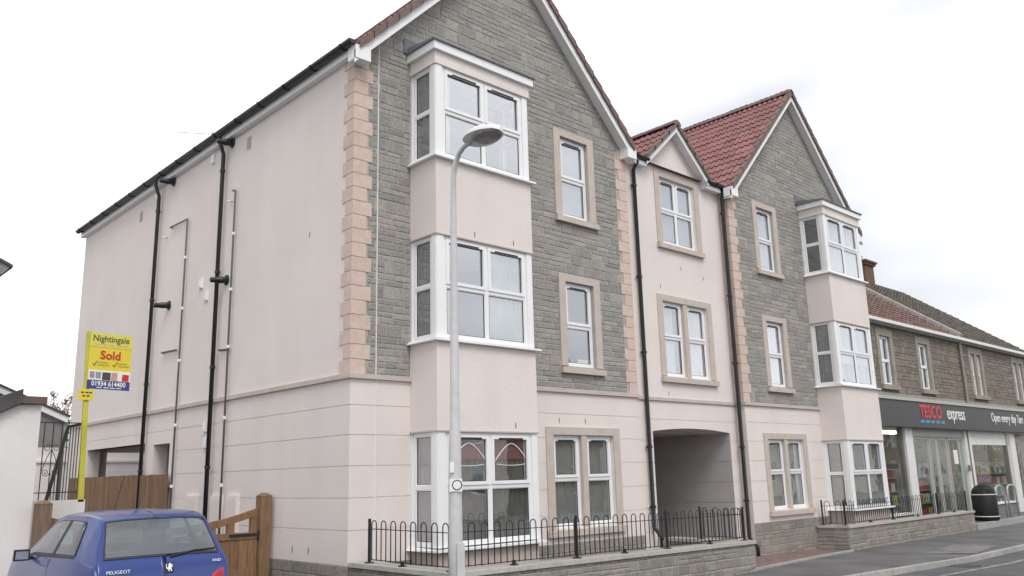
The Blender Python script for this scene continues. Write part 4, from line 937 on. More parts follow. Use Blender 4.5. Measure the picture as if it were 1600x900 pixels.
# things behind the drive
rb = one('yard_wall', 'white', None, lambda b: [b.box(-2.5, 9, 16, 16.25, .2, 2.60), b.box(-2.5, 9, 15.95, 16.3, 2.601, 2.66), b.box(-2.5, 9, 16.1, 16.2, 2.661, 3.02)]); tag(rb, 'white boundary wall of the rear yard seen under the building', 'wall')
nh = thing('neighbour_house', 'low house with grey clad gable and white verge behind the iron railing', 'house', (-3, 19, .4))
gx0, gx1, gap, gzr = -7.5, 1.95, -2.8, 6.15
def zg(x): return 4.18 + .44 * (1.95 - x)
one('gable_wall', 'clad', nh, lambda b: b.poly([(gx0, 20, 2.9), (gx1, 20, 2.9), (gx1, 20, zg(gx1) - .1), (gap, 20, zg(gap) - .1), (gx0, 20, zg(2 * gap - gx0) - .1)])); one('lower_wall', 'white', nh, lambda b: b.box(gx0, gx1, 20.02, 28, .3, 2.9))
one('white_verge', 'upvc', nh, lambda b: b.bar((gx1 + .1, 19.9, zg(gx1 + .1)), (gap, 19.9, zg(gap)), .06, .22, (0, 1, 0)) if False else b.hexa([(gx1 + .1, 19.85, zg(gx1) - .22), (gap, 19.85, zg(gap) - .2), (gap, 19.99, zg(gap) - .2), (gx1 + .1, 19.99, zg(gx1) - .22), (gx1 + .1, 19.85, zg(gx1) - .03), (gap, 19.85, zg(gap)), (gap, 19.99, zg(gap)), (gx1 + .1, 19.99, zg(gx1) - .03)]))
one('roof', 'slate', nh, lambda b: b.hexa([(gx1 + .15, 19.8, zg(gx1) - .04), (gap, 19.8, zg(gap)), (gap, 28, zg(gap)), (gx1 + .15, 28, zg(gx1) - .04), (gx1 + .15, 19.8, zg(gx1) + .02), (gap, 19.8, zg(gap) + .06), (gap, 28, zg(gap) + .06), (gx1 + .15, 28, zg(gx1) + .02)]))
for k in range(3): one('window', 'paper', nh, lambda b: b.box(2.0, 2.3, 19.7, 19.95, 3.2 + k * .24, 3.36 + k * .24))
one('porch', 'clad', nh, lambda b: b.box(1.96, 2.55, 19.96, 21, .3, 4.05))
th = thing('tall_house', 'eaves corner of a taller pale house at the extreme left edge', 'house', (-6, 16, .4))
one('wall', 'white', th, lambda b: b.box(-9, -1.42, 15.2, 22, .4, 7.45)); one('eaves', 'clad', th, lambda b: b.hexa([(-9, 15, 7.46), (-1.22, 15, 7.46), (-1.22, 22, 7.46), (-9, 22, 7.46), (-9, 15, 11.3), (-1.05, 15, 7.68), (-1.05, 22, 7.68), (-9, 22, 11.3)])); one('roof', 'slate', th, lambda b: b.hexa([(-9, 14.95, 11.31), (-1.0, 14.95, 7.66), (-1.0, 22, 7.66), (-9, 22, 11.31), (-9, 14.95, 11.4), (-1.0, 14.95, 7.74), (-1.0, 22, 7.74), (-9, 22, 11.4)]))
tr = thing('garden_tree', 'small brown-leaved tree top behind the grey clad house', 'tree', (3.3, 25, .3))
def trunk(b):
    b.tube([(3.3, 25, .3), (3.32, 25, 2.5), (3.25, 25.05, 4.2)], [.11, .08, .05], 8); q = random.Random(3)
    for k in range(8):
        a = q.uniform(0, 6.28); r_ = q.uniform(.3, .75); h = q.uniform(.3, 1.0); b.tube([(3.27, 25, 3.5 + .08 * k), (3.27 + math.cos(a) * r_ * .5, 25 + math.sin(a) * r_ * .5, 4.0 + h * .4), (3.27 + math.cos(a) * r_, 25 + math.sin(a) * r_, 4.2 + h * .8)], [.03, .02, .008], 5)
one('trunk', 'bark', tr, trunk)
def crown(b):
    q = random.Random(4); cl = [(V((q.gauss(0, .38), q.gauss(0, .38), q.uniform(-.6, .85))), q.uniform(.16, .3)) for _ in range(22)]
    for _ in range(1500):
        c, r_ = q.choice(cl); d = V((q.gauss(0, 1), q.gauss(0, 1), q.gauss(0, 1))).normalized() * r_ * q.random() ** .4; p = V((3.28, 25, 4.5)) + c + d
        u = V((q.gauss(0, 1), q.gauss(0, 1), q.gauss(0, 1))).normalized(); w_ = u.orthogonal().normalized(); s = q.uniform(.03, .06); b.poly([p - u * s, p + w_ * s * .6, p + u * s, p - w_ * s * .6], q.random() + .001)
stuff(one('crown', 'leafbrown', tr, crown))

# ================================================================== TERRACE WITH THE SHOP
TY = .2; FT = Face((0, TY, 0), (1, 0, 0), (0, 1, 0)); TXM = 23.3; TX0, TX1 = X2 + WX + .02, 31.0; TZ = 5.92
TW = [(17.42, 18.12, 4.16, 5.56), (20.12, 20.80, 4.16, 5.56), (24.42, 24.80, 4.18, 5.58), (24.98, 25.36, 4.18, 5.58), (28.72, 29.12, 4.18, 5.58), (29.32, 29.72, 4.18, 5.58)]
tk = math.hypot(1, .71); tup = V((0, 1 / tk, .71 / tk)); TBp = tile_mesh('plain', .3, .34, 1, .02)
for nm, xa, xb, wins, tm, lab in (('terraced_house', TX0, TXM, TW[:2], 'oldtile', 'brown stone upper storey with old red tiled roof adjoining the flats'), ('terraced_house', TXM, TX1, TW[2:], 'browntile', 'brown stone upper storey with dark brown roof at the right edge, paired narrow windows')):
    h = thing(nm, lab, 'house', ((xa + xb) / 2, 1, .1), 'terraced houses over the shop')
    hol = [(w_[0], w_[1], w_[2], w_[3]) for w_ in wins]
    one('front_wall', 'mortarbrown', h, lambda b: [wall(b, FT, xa, xb, 3.84, TZ, hol, w=.005, reveal=.15)]) if 'mortarbrown' in M else None
    if 'mortarbrown' not in M:
        M['mortarbrown'] = mat('brown_mortar', (.27, .245, .215), .95, namt=.12); M['tstone'] = mat('brown_rubble', .2, .95, ramp=[(.165, .14, .118), (.21, .18, .152), (.24, .208, .18), (.185, .162, .14), (.22, .182, .148)], nscale=12, namt=.22, bump=.6, bscale=40)
        M['tsurr'] = mat('weathered_dressing', (.30, .275, .235), .95, nscale=7, namt=.14, bump=.3); one('front_wall', 'mortarbrown', h, lambda b: [wall(b, FT, xa, xb, 3.84, TZ, hol, w=.005, reveal=.15)])
    sb = MB(); ex = [(w_[0] - .2, w_[1] + .2, w_[2] - .14, w_[3] + .2) for w_ in wins]
    for r in cut(rects(xa, xb, 3.95, TZ, .2, int(xa), .18, .5, .55), ex): add_stone(sb, FT, stone_poly(r, [], .014), -.012, .004, rnd.random() + .001, .012)
    stuff(sb.build('rubble_stones', 'tstone', h))
    one('sill_band', 'tsurr', h, lambda b: b.box(xa, xb, TY - .03, TY + .02, 3.84, 3.95))
    for wi, w_ in enumerate(wins):
        ml = .088 if xa > 20 and wi % 2 else .19; mr2 = .088 if xa > 20 and not wi % 2 else .19; el = 0 if ml < .1 else .03; er = 0 if mr2 < .1 else .03
        sr_ = one('window_surround', 'tsurr', h, lambda b: [b.fbox(FT, w_[0] - ml, w_[1] + mr2, w_[3] + .001, w_[3] + .2, -.03, .1), b.fbox(FT, w_[0] - ml, w_[0] - .001, w_[2], w_[3], -.028, .1), b.fbox(FT, w_[1] + .001, w_[1] + mr2, w_[2], w_[3], -.028, .1)])
        one('stone_sill', 'tsurr', sr_, lambda b: b.fbox(FT, w_[0] - ml - el, w_[1] + mr2 + er, w_[2] - .13, w_[2] - .001, -.1, .1))
        wn = one('window', 'upvc', h, lambda b: [b.fbox(FT, w_[0], w_[1], w_[2], w_[2] + .07, .05, .12), b.fbox(FT, w_[0], w_[1], w_[3] - .07, w_[3], .05, .12), b.fbox(FT, w_[0], w_[0] + .06, w_[2] + .07, w_[3] - .07, .05, .12), b.fbox(FT, w_[1] - .06, w_[1], w_[2] + .07, w_[3] - .07, .05, .12), b.fbox(FT, w_[0] + .06, w_[1] - .06, (w_[2] + w_[3]) / 2 - .04, (w_[2] + w_[3]) / 2 + .04, .04, .11)])
        for lo, hi in ((w_[2] + .07, (w_[2] + w_[3]) / 2 - .04), ((w_[2] + w_[3]) / 2 + .04, w_[3] - .07)): one('pane', 'glass', wn, lambda b: b.fbox(FT, w_[0] + .06, w_[1] - .06, lo, hi, .08, .085))
    one('rooms', 'interior', h, lambda b: [b.poly([(xa + .02, TY + 1.6, 3.9), (xb - .02, TY + 1.6, 3.9), (xb - .02, TY + 1.6, 5.95), (xa + .02, TY + 1.6, 5.95)]), b.poly([(xa, TY, TZ + .02), (xb, TY, TZ + .02), (xb, 9.2, TZ + .02), (xa, 9.2, TZ + .02)])])
    one('end_wall', 'mortarbrown', h, lambda b: [b.poly([(xb - .01, TY, .1), (xb - .01, 9.2, .1), (xb - .01, 9.2, 5.95), (xb - .01, 4.7, 9.15), (xb - .01, TY, 5.95)])]); one('rear_wall', 'mortarbrown', h, lambda b: b.poly([(xa, 9.2, .1), (xb, 9.2, .1), (xb, 9.2, 5.95), (xa, 9.2, 5.95)]))
    one('eaves_board', 'coping', h, lambda b: b.box(xa, xb, TY - .13, TY - .03, TZ - .07, TZ + .07)); one('gutter', 'shopwhite', h, lambda b: b.box(xa, xb, TY - .24, TY - .131, TZ - .02, TZ + .07))
    one('roof_deck', tm, h, lambda b: [b.poly([(xa, TY - .15, TZ + .06), (xb, TY - .15, TZ + .06), (xb, 4.7, 9.20), (xa, 4.7, 9.20)]), b.poly([(xa, 9.3, TZ + .06), (xb, 9.3, TZ + .06), (xb, 4.7, 9.20), (xa, 4.7, 9.20)])])
    rest = MB(); slope_tiles((xa, TY - .17, TZ + .06), (1, 0, 0), tup, 20, int((xb - xa) / .3), lambda r_, c: False, h, rest, None, TBp, .277)
    stuff(rest.build('roof_tiles', tm, h))
    one('ridge', tm, h, lambda b: b.tube([(xa, 4.7, 9.21), (xb, 4.7, 9.21)], .12, 8))
    if xa > 20: one('downpipe', 'tsurr', h, lambda b: b.tube([(xa + .12, TY - .08, TZ), (xa + .12, TY - .08, 3.9)], .045, 8))
    else:
        one('party_coping', 'coping', h, lambda b: [b.bar(V((xb - .05, TY - .2, TZ + .14)) + tup * (k * .62), V((xb - .05, TY - .2, TZ + .14)) + tup * (k * .62 + .6), .26, .12) for k in range(9)])
ch = thing('chimney_stack', 'dark brick chimney stack on the terrace ridge just right of the far bay', 'chimney', (27.05, 4.7, 9))
one('stack', 'darkbrick', ch, lambda b: b.box(26.55, 27.35, 4.3, 5.1, 8.6, 9.85)); one('cap', 'darkbrick', ch, lambda b: [b.box(26.48, 27.42, 4.23, 5.17, 9.851, 9.95), b.box(26.42, 27.48, 4.17, 5.23, 9.951, 10.03)])
for k in range(2): one('pot', 'quoin', ch, lambda b: b.lathe((26.75 + k * .4, 4.7, 10.03), [(.11, 0), (.09, .25), (.11, .3), (.07, .3)], 10))

sf = thing('shopfront', 'supermarket front with long charcoal fascia sign, glazed bays and white pilasters', 'shop', (22, .3, .25))
YS = .28
fa = one('fascia', 'signgrey', sf, lambda b: b.box(TX0 + .02, 31, .06, YS + .3, 3.0, 3.74)); one('fascia_cap', 'shopframe', sf, lambda b: b.box(TX0 + .02, 31, .02, YS + .3, 3.741, 3.83))
fm = lambda x, z: frame_mw(V((x, .054, z)), (1, 0, 0), (0, 0, 1))
text('lettering', 'TESCO', .52, fm(19.28, 3.30), 'inkred2', fa, .004, .012, 1.02)
for k in range(5): one('blue_dash', 'inkblue', fa, lambda b: b.hexa([(19.25 + k * .38, .05, 3.14), (19.52 + k * .38, .05, 3.14), (19.52 + k * .38, .058, 3.14), (19.25 + k * .38, .058, 3.14), (19.31 + k * .38, .05, 3.22), (19.58 + k * .38, .05, 3.22), (19.58 + k * .38, .058, 3.22), (19.31 + k * .38, .058, 3.22)]))
text('lettering', 'express', .56, fm(21.34, 3.30), 'paper', fa, .004, .006, .84); text('lettering', 'Open every day 7am', .42, fm(25.2, 3.32), 'paper', fa, .004, .004, .92)
def pil(x0, x1): one('pilaster', 'shopwhite', sf, lambda b: b.box(x0, x1, YS - .03, YS + .2, .26, 2.998))
for a, c in ((18.55, 19.05), (23.1, 23.62), (27.35, 27.9)): pil(a, c)
one('stallriser', 'stall', sf, lambda b: b.box(TX0 + .02, 18.549, YS, YS + .15, .2, .60)); one('stallriser', 'stall', sf, lambda b: b.box(23.621, 27.349, YS, YS + .15, .26, .58)); one('stallriser', 'stall', sf, lambda b: b.box(27.901, 31, YS, YS + .15, .26, .58))
for a, c in ((TX0 + .02, 18.549), (23.621, 27.349), (27.901, 31)): one('shop_sill', 'shopwhite', sf, lambda b: b.box(a, c, YS - .04, YS + .15, .601, .66))
one('door_header', 'shopframe', sf, lambda b: b.box(19.051, 23.099, YS + .02, YS + .2, 2.76, 2.998)); one('blind_box', 'shopwhite', sf, lambda b: b.box(23.621, 27.0, YS + .0, YS + .12, 2.55, 2.998)); one('mullion', 'steelgrey', sf, lambda b: b.box(27.0, 27.1, YS + .0, YS + .12, .661, 2.998)); one('mullion', 'steelgrey', sf, lambda b: b.box(18.40, 18.52, YS + .03, YS + .14, .661, 2.998))
for a, c, lo, hi in ((TX0 + .03, 18.54, .66, 2.99), (23.63, 27.34, .66, 2.56), (27.91, 31, .66, 2.99)): one('shop_window', 'shopglass', sf, lambda b: b.box(a, c, YS + .05, YS + .06, lo, hi))
for a, c in ((19.06, 20.35), (20.41, 20.95), (21.0, 21.75), (21.85, 23.09)):
    d = one('door_frame', 'shopframe', sf, lambda b: [b.box(a, a + .06, YS + .06, YS + .13, .27, 2.758), b.box(c - .06, c, YS + .06, YS + .13, .27, 2.758), b.box(a + .06, c - .06, YS + .06, YS + .13, .27, .42), b.box(a + .06, c - .06, YS + .06, YS + .13, 2.68, 2.758)])
    one('door_glass', 'shopglass', d, lambda b: b.box(a + .06, c - .06, YS + .09, YS + .1, .42, 2.68))
one('letter_plate', 'black', sf, lambda b: b.box(17.15, 18.0, YS + .02, YS + .05, 1.86, 1.99)); one('key_pad', 'steelgrey', sf, lambda b: b.box(23.02, 23.18, YS - .06, YS - .031, 1.72, 1.9))
one('notice', 'paper', sf, lambda b: b.box(22.3, 22.62, YS + .082, YS + .088, 1.95, 2.38)); one('notice', 'prodgreen', sf, lambda b: b.box(22.34, 22.58, YS + .078, YS + .0815, 1.5, 1.75))
one('shop_room', 'interior', sf, lambda b: [b.poly([(TX0, 6.5, .2), (31, 6.5, .2), (31, 6.5, 3), (TX0, 6.5, 3)]), b.poly([(TX0, YS, 2.999), (31, YS, 2.999), (31, 6.5, 2.999), (TX0, 6.5, 2.999)]), b.poly([(TX0, .5, .27), (31, .5, .27), (31, 6.5, .27), (TX0, 6.5, .27)])])
one('dummy_panel', 'wall_green', sf, lambda b: b.box(TX0 + .05, 18.5, YS + .5, YS + .55, .27, 2.99)) if 'wall_green' in M else None
for k, (x, y) in enumerate(((17.2, 1.6), (19.6, 1.4), (21.4, 1.4), (23.4, 1.4), (25.4, 1.4), (27.4, 1.4), (29.4, 1.4), (20.4, 4), (24.4, 4), (28.4, 4))): one('light_tube', 'tube', sf, lambda b: b.box(x, x + 1.3, y, y + .22, 2.92, 2.96))
q = random.Random(8)
for x0, yy, n, lab in ((18.7, 1.5, 2, 'goods shelf behind the first shop window next to the flats'), (20.9, 1.3, 2, 'goods shelf seen through the left leaf of the shop doorway'), (23.1, 1.3, 2, 'goods shelf seen through the middle leaves of the shop doorway'), (25.3, 1.3, 2, 'goods shelf seen through the right end of the shop doorway'), (27.5, 1.4, 3, 'goods shelf behind the shop window with the white blind')):
    sh = thing('shop_shelf', lab, 'shelf', (x0 + n * .5, yy, .28), 'goods shelves inside the shop'); W_ = n * .95
    one('rack', 'shelf', sh, lambda b: [b.box(x0, x0 + W_, yy + .4, yy + .43, .28, 2.0)] + [b.box(x0, x0 + W_, yy, yy + .399, .35 + k * .4, .38 + k * .4) for k in range(4)] + [b.box(x0 - .03, x0 - .001, yy, yy + .43, .28, 2.0), b.box(x0 + W_ + .001, x0 + W_ + .03, yy, yy + .43, .28, 2.0)])
    for k in range(4):
        x = x0 + .03
        while x < x0 + W_ - .3:
            w_ = q.uniform(.16, .34); hh = q.uniform(.2, .33); m_ = q.choice(['prodred', 'prodyel', 'prodwhite', 'prodgreen', 'prodblue', 'prodwhite', 'prodred']) 
            one('goods', m_, sh, lambda b: b.box(x, x + w_, yy + .03, yy + .3, .381 + k * .4, .381 + k * .4 + hh)); x += w_ + .02

# litter bin and cycle stands
bn_ = thing('litter_bin', 'black dome-topped litter bin with pale bands beside the end of the shop wall', 'litter bin', (22.05, -.42, .268)); bo_ = V((22.05, -.42, .264))
body = one('body', 'binblack', bn_, lambda b: b.lathe(bo_, [(0, 0), (.30, 0), (.33, .02), (.345, .12), (.345, .76), (.335, .77)], 24), True)
one('dome', 'binblack', bn_, lambda b: b.lathe(bo_, [(.335, .771)] + [(.335 * math.cos(a * math.pi / 2 / 8), .771 + .30 * math.sin(a * math.pi / 2 / 8)) for a in range(9)], 24), True)
for z in (.13, .765): one('band', 'paper', bn_, lambda b: b.lathe(bo_ + V((0, 0, z)), [(.345, -.012), (.352, -.01), (.352, .01), (.345, .012)], 24), True)
vb_ = (V((-6.3, -9.95, 0)) - V((22.05, -.42, 0))).normalized(); one('slot', 'tyre', bn_, lambda b: b.hexa([bo_ + vb_ * (.30 + d_) + V((-vb_.y, vb_.x, 0)) * s + V((0, 0, z)) for z in (.80, .92) for d_, s in ((0, -.16), (0, .16), (-.05, .16), (-.05, -.16))]))
for x, lab in ((24.1, 'galvanised cycle hoop just right of the litter bin'), (25.2, 'galvanised cycle hoop at the right edge beyond the litter bin')):
    o = one('cycle_stand', 'steel', None, lambda b: b.tube([(x - .8, -.35, .26), (x - .8, -.35, 1.0), (x - .77, -.35, 1.14), (x - .66, -.35, 1.22), (x - .5, -.35, 1.24), (x - .3, -.35, 1.24), (x - .12, -.35, 1.2), (x - .03, -.35, 1.12), (x, -.35, .98), (x, -.35, .26)], .028, 10), True); tag(o, lab, 'cycle stand', 'galvanised cycle stands')

# ================================================================== CAR
CX, CY, CG, CA = -3.06, -1.80, .30, R(-3.0)
def cm(tab):
    def f(s):
        if s <= tab[0][0]: return tab[0][1]
        if s >= tab[-1][0]: return tab[-1][1]
        for i in range(len(tab) - 1):
            if tab[i][0] <= s <= tab[i + 1][0]:
                t = (s - tab[i][0]) / (tab[i + 1][0] - tab[i][0]); a, c = tab[i][1], tab[i + 1][1]
                m0 = ((c - tab[i - 1][1]) / (tab[i + 1][0] - tab[i - 1][0]) if i else (c - a) / (tab[i + 1][0] - tab[i][0])) * (tab[i + 1][0] - tab[i][0])
                m1 = ((tab[i + 2][1] - a) / (tab[i + 2][0] - tab[i][0]) if i + 2 < len(tab) else (c - a) / (tab[i + 1][0] - tab[i][0])) * (tab[i + 1][0] - tab[i][0])
                lo, hi = min(a, c), max(a, c); v = (2 * t ** 3 - 3 * t * t + 1) * a + (t ** 3 - 2 * t * t + t) * m0 + (-2 * t ** 3 + 3 * t * t) * c + (t ** 3 - t * t) * m1
                return min(max(v, lo), hi)
    return f
top = cm([(0, .58), (.025, .66), (.06, .80), (.10, .905), (.135, .955), (.25, 1.10), (.36, 1.235), (.44, 1.315), (.52, 1.352), (.8, 1.382), (1.3, 1.388), (1.75, 1.365), (2.0, 1.31), (2.7, .945), (3.0, .89), (3.35, .81), (3.55, .72), (3.65, .58), (3.68, .5)])
belt = cm([(0, .56), (.025, .63), (.06, .75), (.10, .85), (.16, .915), (.6, .925), (1.5, .905), (2.4, .88), (2.8, .85), (3.3, .77), (3.55, .66), (3.68, .48)])
wb = cm([(0, .60), (.05, .635), (.15, .665), (.5, .735), (1.0, .775), (1.6, .79), (2.8, .785), (3.3, .74), (3.55, .66), (3.68, .55)])
wr = cm([(0, .55), (.1, .56), (.2, .55), (.44, .495), (.8, .53), (1.6, .53), (2.0, .52), (2.7, .62), (3.3, .58), (3.68, .45)])
def secpt(s):
    b_, t_, w_, r_ = belt(s), top(s), wb(s), wr(s); k = (t_ - b_)
    return [(w_ * .90, .17), (w_ * .97, .30), (w_, .52), (w_ * .992, b_ - .10 if b_ > .7 else b_ - .03), (w_ * .965, b_ - .005), (w_ * .935, b_ + .06 * min(1, k / .4)), (r_ + .045, b_ + .80 * k), (r_, b_ + .935 * k), (r_ * .55, b_ + .988 * k), (0, t_)]
def csurf(s, t, sd):
    P = secpt(s); i = min(int(t), 8); f = t - i; g = lambda k: P[max(0, min(9, k))]
    p0, p1, p2, p3 = g(i - 1), g(i), g(i + 1), g(i + 2)
    if i == 8: p3 = (-P[8][0], P[8][1])
    r = []
    for a in (0, 1):
        m0, m1 = (p2[a] - p0[a]) * .4, (p3[a] - p1[a]) * .4
        r.append((2 * f ** 3 - 3 * f * f + 1) * p1[a] + (f ** 3 - 2 * f * f + f) * m0 + (-2 * f ** 3 + 3 * f * f) * p2[a] + (f ** 3 - f * f) * m1)
    return V((sd * r[0], s, r[1]))
CMW = Matrix.Translation((CX, CY, CG)) @ Matrix.Rotation(CA, 4, 'Z') @ Matrix.Diagonal((.955, 1, 1, 1))
def cpt(s, t, sd, off=0):
    e = .006; n = (csurf(min(s + e, 3.67), t, sd) - csurf(max(s - e, 0), t, sd)).cross(csurf(s, min(t + e, 8.99), sd) - csurf(s, t - e, sd))
    n = n.normalized() if n.length > 1e-9 else V((0, -1, 0)); p = csurf(s, t, sd); c = V((0, s, .6))
    if n.dot(p - c) < 0: n = -n
    return CMW @ (p + n * off)
# glass areas in (s, t): rear screen, windscreen, door glass, quarter glass
def in_side(s, t, gr=0):
    if not (5.12 - gr * 2 < t < 6.02 + gr * 2): return False
    f = (t - 5.12) / .9; return .74 - .16 * (1 - f) - gr < s < 1.22 + gr or 1.27 - gr < s < 2.52 - .56 * f + gr
def in_rear(s, t, gr=0): return .165 - gr < s < .425 + gr and t > 7.12 - gr * 4
def in_front(s, t, gr=0): return 2.05 - gr < s < 2.66 + gr and t > 7.1 - gr * 4
car = thing('parked_car', 'blue three-door hatchback with its rear to the street, parked before the gate', 'car', (CX, CY + 1.8, CG))
def body_(b):
    ss = [i * .0205 for i in range(0, 180)]; ss = [s for s in ss if s < 3.68] + [3.68]; ts = [i * .125 for i in range(73)]
    idx = {}
    for sd in (-1, 1):
        for i, s in enumerate(ss):
            for j, t in enumerate(ts):
                if sd == 1 and j == 72: idx[sd, i, j] = idx[-1, i, j]; continue
                idx[sd, i, j] = len(b.v); b.v.append(tuple(CMW @ csurf(s, t, sd)))
        for i in range(len(ss) - 1):
            for j in range(72):
                ms, mt = (ss[i] + ss[i + 1]) / 2, (ts[j] + ts[j + 1]) / 2
                if in_side(ms, mt) or in_rear(ms, mt) or in_front(ms, mt): continue
                b.f.append((idx[sd, i, j], idx[sd, i + 1, j], idx[sd, i + 1, j + 1], idx[sd, i, j + 1])); b.t.append(0)
    for i in (0, len(ss) - 1):
        b.f.append(tuple([idx[-1, i, j] for j in range(73)] + [idx[1, i, j] for j in range(71, -1, -1)])); b.t.append(0)
    b.f.append(tuple([idx[-1, i, 0] for i in range(len(ss))] + [idx[1, i, 0] for i in range(len(ss) - 1, -1, -1)])); b.t.append(0)
cb = one('body', 'carblue', car, body_, True)
def patch(name, m, fn, n1, n2, off, par=car):
    def g(b):
        P = [[fn(i / n1, j / n2) for j in range(n2 + 1)] for i in range(n1 + 1)]; base = len(b.v)
        for r in P: b.v += [tuple(cpt(*a, off)) for a in r]
        for i in range(n1):
            for j in range(n2): b.f.append((base + i * (n2 + 1) + j, base + (i + 1) * (n2 + 1) + j, base + (i + 1) * (n2 + 1) + j + 1, base + i * (n2 + 1) + j + 1)); b.t.append(0)
    return one(name, m, par, g, True)
def ring(name, fn, w_, off, par, m='cartrim', n=40):     # black surround of a pane: strip along the edge of fn's unit square
    def g(b):
        path = [(i / n, 0) for i in range(n)] + [(1, i / n) for i in range(n)] + [(1 - i / n, 1) for i in range(n)] + [(0, 1 - i / n) for i in range(n)]
        o_ = [cpt(*fn(a, c), off) for a, c in path]; i_ = [cpt(*fn(w_[0] + a * (1 - 2 * w_[0]), w_[1] + c * (1 - 2 * w_[1])), off) for a, c in path]
        for k in range(len(path)): k2 = (k + 1) % len(path); b.poly([o_[k], o_[k2], i_[k2], i_[k]])
    return one(name, m, par, g)
def rearf(a, c):      # a across -1..1, c up
    u = 2 * a - 1; sd = -1 if u < 0 else 1; return (.150 + .29 * c, 9 - abs(u) * 1.93, sd)
def frontf(a, c):
    u = 2 * a - 1; sd = -1 if u < 0 else 1; return (2.68 - .65 * c, 9 - abs(u) * 1.95, sd)
rw = patch('rear_window', 'carglass', rearf, 24, 10, .004); ring('seal', rearf, (.022, .05), .006, rw)
ww = patch('windscreen', 'carglass', frontf, 24, 10, .004); ring('seal', frontf, (.03, .04), .006, ww)
for sd in (-1, 1):
    dg_ = lambda a, c: (1.255 + (2.535 - .58 * c - 1.255) * a, 5.06 + 1.0 * c, sd); qg = lambda a, c: (.57 + .15 * c + (1.225 - .57 - .15 * c) * a, 5.06 + 1.0 * c, sd)
    w1 = patch('door_window', 'carglass', dg_, 16, 6, .004); ring('seal', dg_, (.022, .05), .0055, w1); w2 = patch('quarter_window', 'carglass', qg, 10, 6, .004); ring('seal', qg, (.04, .05), .0055, w2)
    one('pillar_strip', 'cartrim', car, lambda b: [b.poly([cpt(1.19, 5.04 + k * .1, sd, .0065), cpt(1.285, 5.04 + k * .1, sd, .0065), cpt(1.285, 5.14 + k * .1, sd, .0065), cpt(1.19, 5.14 + k * .1, sd, .0065)]) for k in range(10)])
    one('waist_strip', 'cartrim', car, lambda b: [b.poly([cpt(.6 + k * .1, 4.93, sd, .008), cpt(.7 + k * .1, 4.93, sd, .008), cpt(.7 + k * .1, 5.03, sd, .008), cpt(.6 + k * .1, 5.03, sd, .008)]) for k in range(20)])
    def tl(b):
        f = lambda x_, z_: (.012 + max(0, z_ - .62) * .27, x_)
        prof = [(.42, .60), (.42, .70), (.465, .79), (.54, .835), (.60, .83), (.632, .60)]
        fr = [CMW @ V((sd * x_, .006 + (z_ - .58) * .27 - .012 + max(0, x_ - .54) * .25, z_)) for x_, z_ in prof]; bk = [CMW @ V((sd * (x_ + (.032 if x_ > .53 else 0)), .006 + (z_ - .58) * .27 + .10, z_)) for x_, z_ in prof]
        b.poly(fr); b.poly(bk)
        for k in range(len(prof)): k2 = (k + 1) % len(prof); b.poly([fr[k], fr[k2], bk[k2], bk[k]])
    one('tail_lamp', 'carred', car, tl)
    one('door_gap', 'cartrim', car, lambda b: [b.poly([cpt(1.262, 1.6 + k * .2, sd, .002), cpt(1.272, 1.6 + k * .2, sd, .002), cpt(1.272, 1.8 + k * .2, sd, .002), cpt(1.262, 1.8 + k * .2, sd, .002)]) for k in range(17)])
    # door mirrors
    mo = CMW @ V((sd * .86, 2.0, .95)); mv = lambda x_, y_, z_: mo + CMW.to_3x3() @ V((x_, y_, z_))
    mr_ = one('door_mirror', 'cartrim', car, lambda b: [b.hexa([mv(sd * x_, y_, z_) for z_, s_ in ((-.055, 1), (.055, .92)) for x_, y_ in ((-.07, -.03), (.085, -.03), (.08 * s_, .05), (-.07, .06))]), b.hexa([mv(sd * x_, y_, z_) for z_ in (-.05, -.015) for x_, y_ in ((-.17, .0), (-.071, .0), (-.071, .045), (-.17, .05))])])
    one('mirror_glass', 'chrome', mr_, lambda b: b.poly([mv(sd * x_, -.032, z_) for x_, z_ in ((-.055, -.04), (.07, -.04), (.065, .04), (-.055, .04))]))
    for sw in (.62, 3.0):
        wc = CMW @ V((sd * .70, sw, .275)); wx_ = CMW.to_3x3() @ V((sd, 0, 0))
        wl = one('wheel', 'tyre', car, lambda b: b.lathe(wc, [(.17, .02), (.26, .03), (.275, .05), (.275, -.12), (.2, -.13), (.0, -.13)], 24, wx_), True); one('rim', 'steel', wl, lambda b: b.lathe(wc, [(0, .03), (.05, .035), (.12, .015), (.17, .028)], 20, wx_), True)
# bumper, number plate, wiper, badges, roof aerial, interior
one('bumper', 'cartrim', car, lambda b: [b.poly([cpt(.004, 1.0 + k * .2, sd, .02), cpt(.12, 1.0 + k * .2, sd, .02), cpt(.12, 1.2 + k * .2, sd, .02), cpt(.004, 1.2 + k * .2, sd, .02)]) for sd in (-1, 1) for k in range(6)] + [b.hexa([CMW @ V((x_, y_, z_)) for z_ in (.34, .52) for x_, y_ in ((-.59, -.03), (.59, -.03), (.59, .02), (-.59, .02))])])
rp_ = lambda x_, z_, o=0: CMW @ V((x_, (.025 + (z_ - .66) * .26 if z_ < .80 else .06 + (z_ - .80) * .37) - .006 - o, z_))
one('rear_wiper', 'cartrim', car, lambda b: [b.tube([CMW @ V((.06, .135, .965)), CMW @ V((.30, .165, 1.005)), CMW @ V((.50, .175, 1.01))], .011, 6), b.tube([CMW @ V((.03, .15, .985)), CMW @ V((.52, .178, 1.015))], .008, 6)])
xd = CMW.to_3x3() @ V((1, 0, 0)); zd = (CMW.to_3x3() @ V((0, .33, 1))).normalized()
text('lettering', 'PEUGEOT', .043, frame_mw(rp_(-.54, .855, .004), xd, zd), 'chrome', cb, .002, .0, 1.1); text('lettering', 'XND', .036, frame_mw(rp_(.46, .895, .006), xd, zd), 'chrome', cb, .002, .0, 1.1)
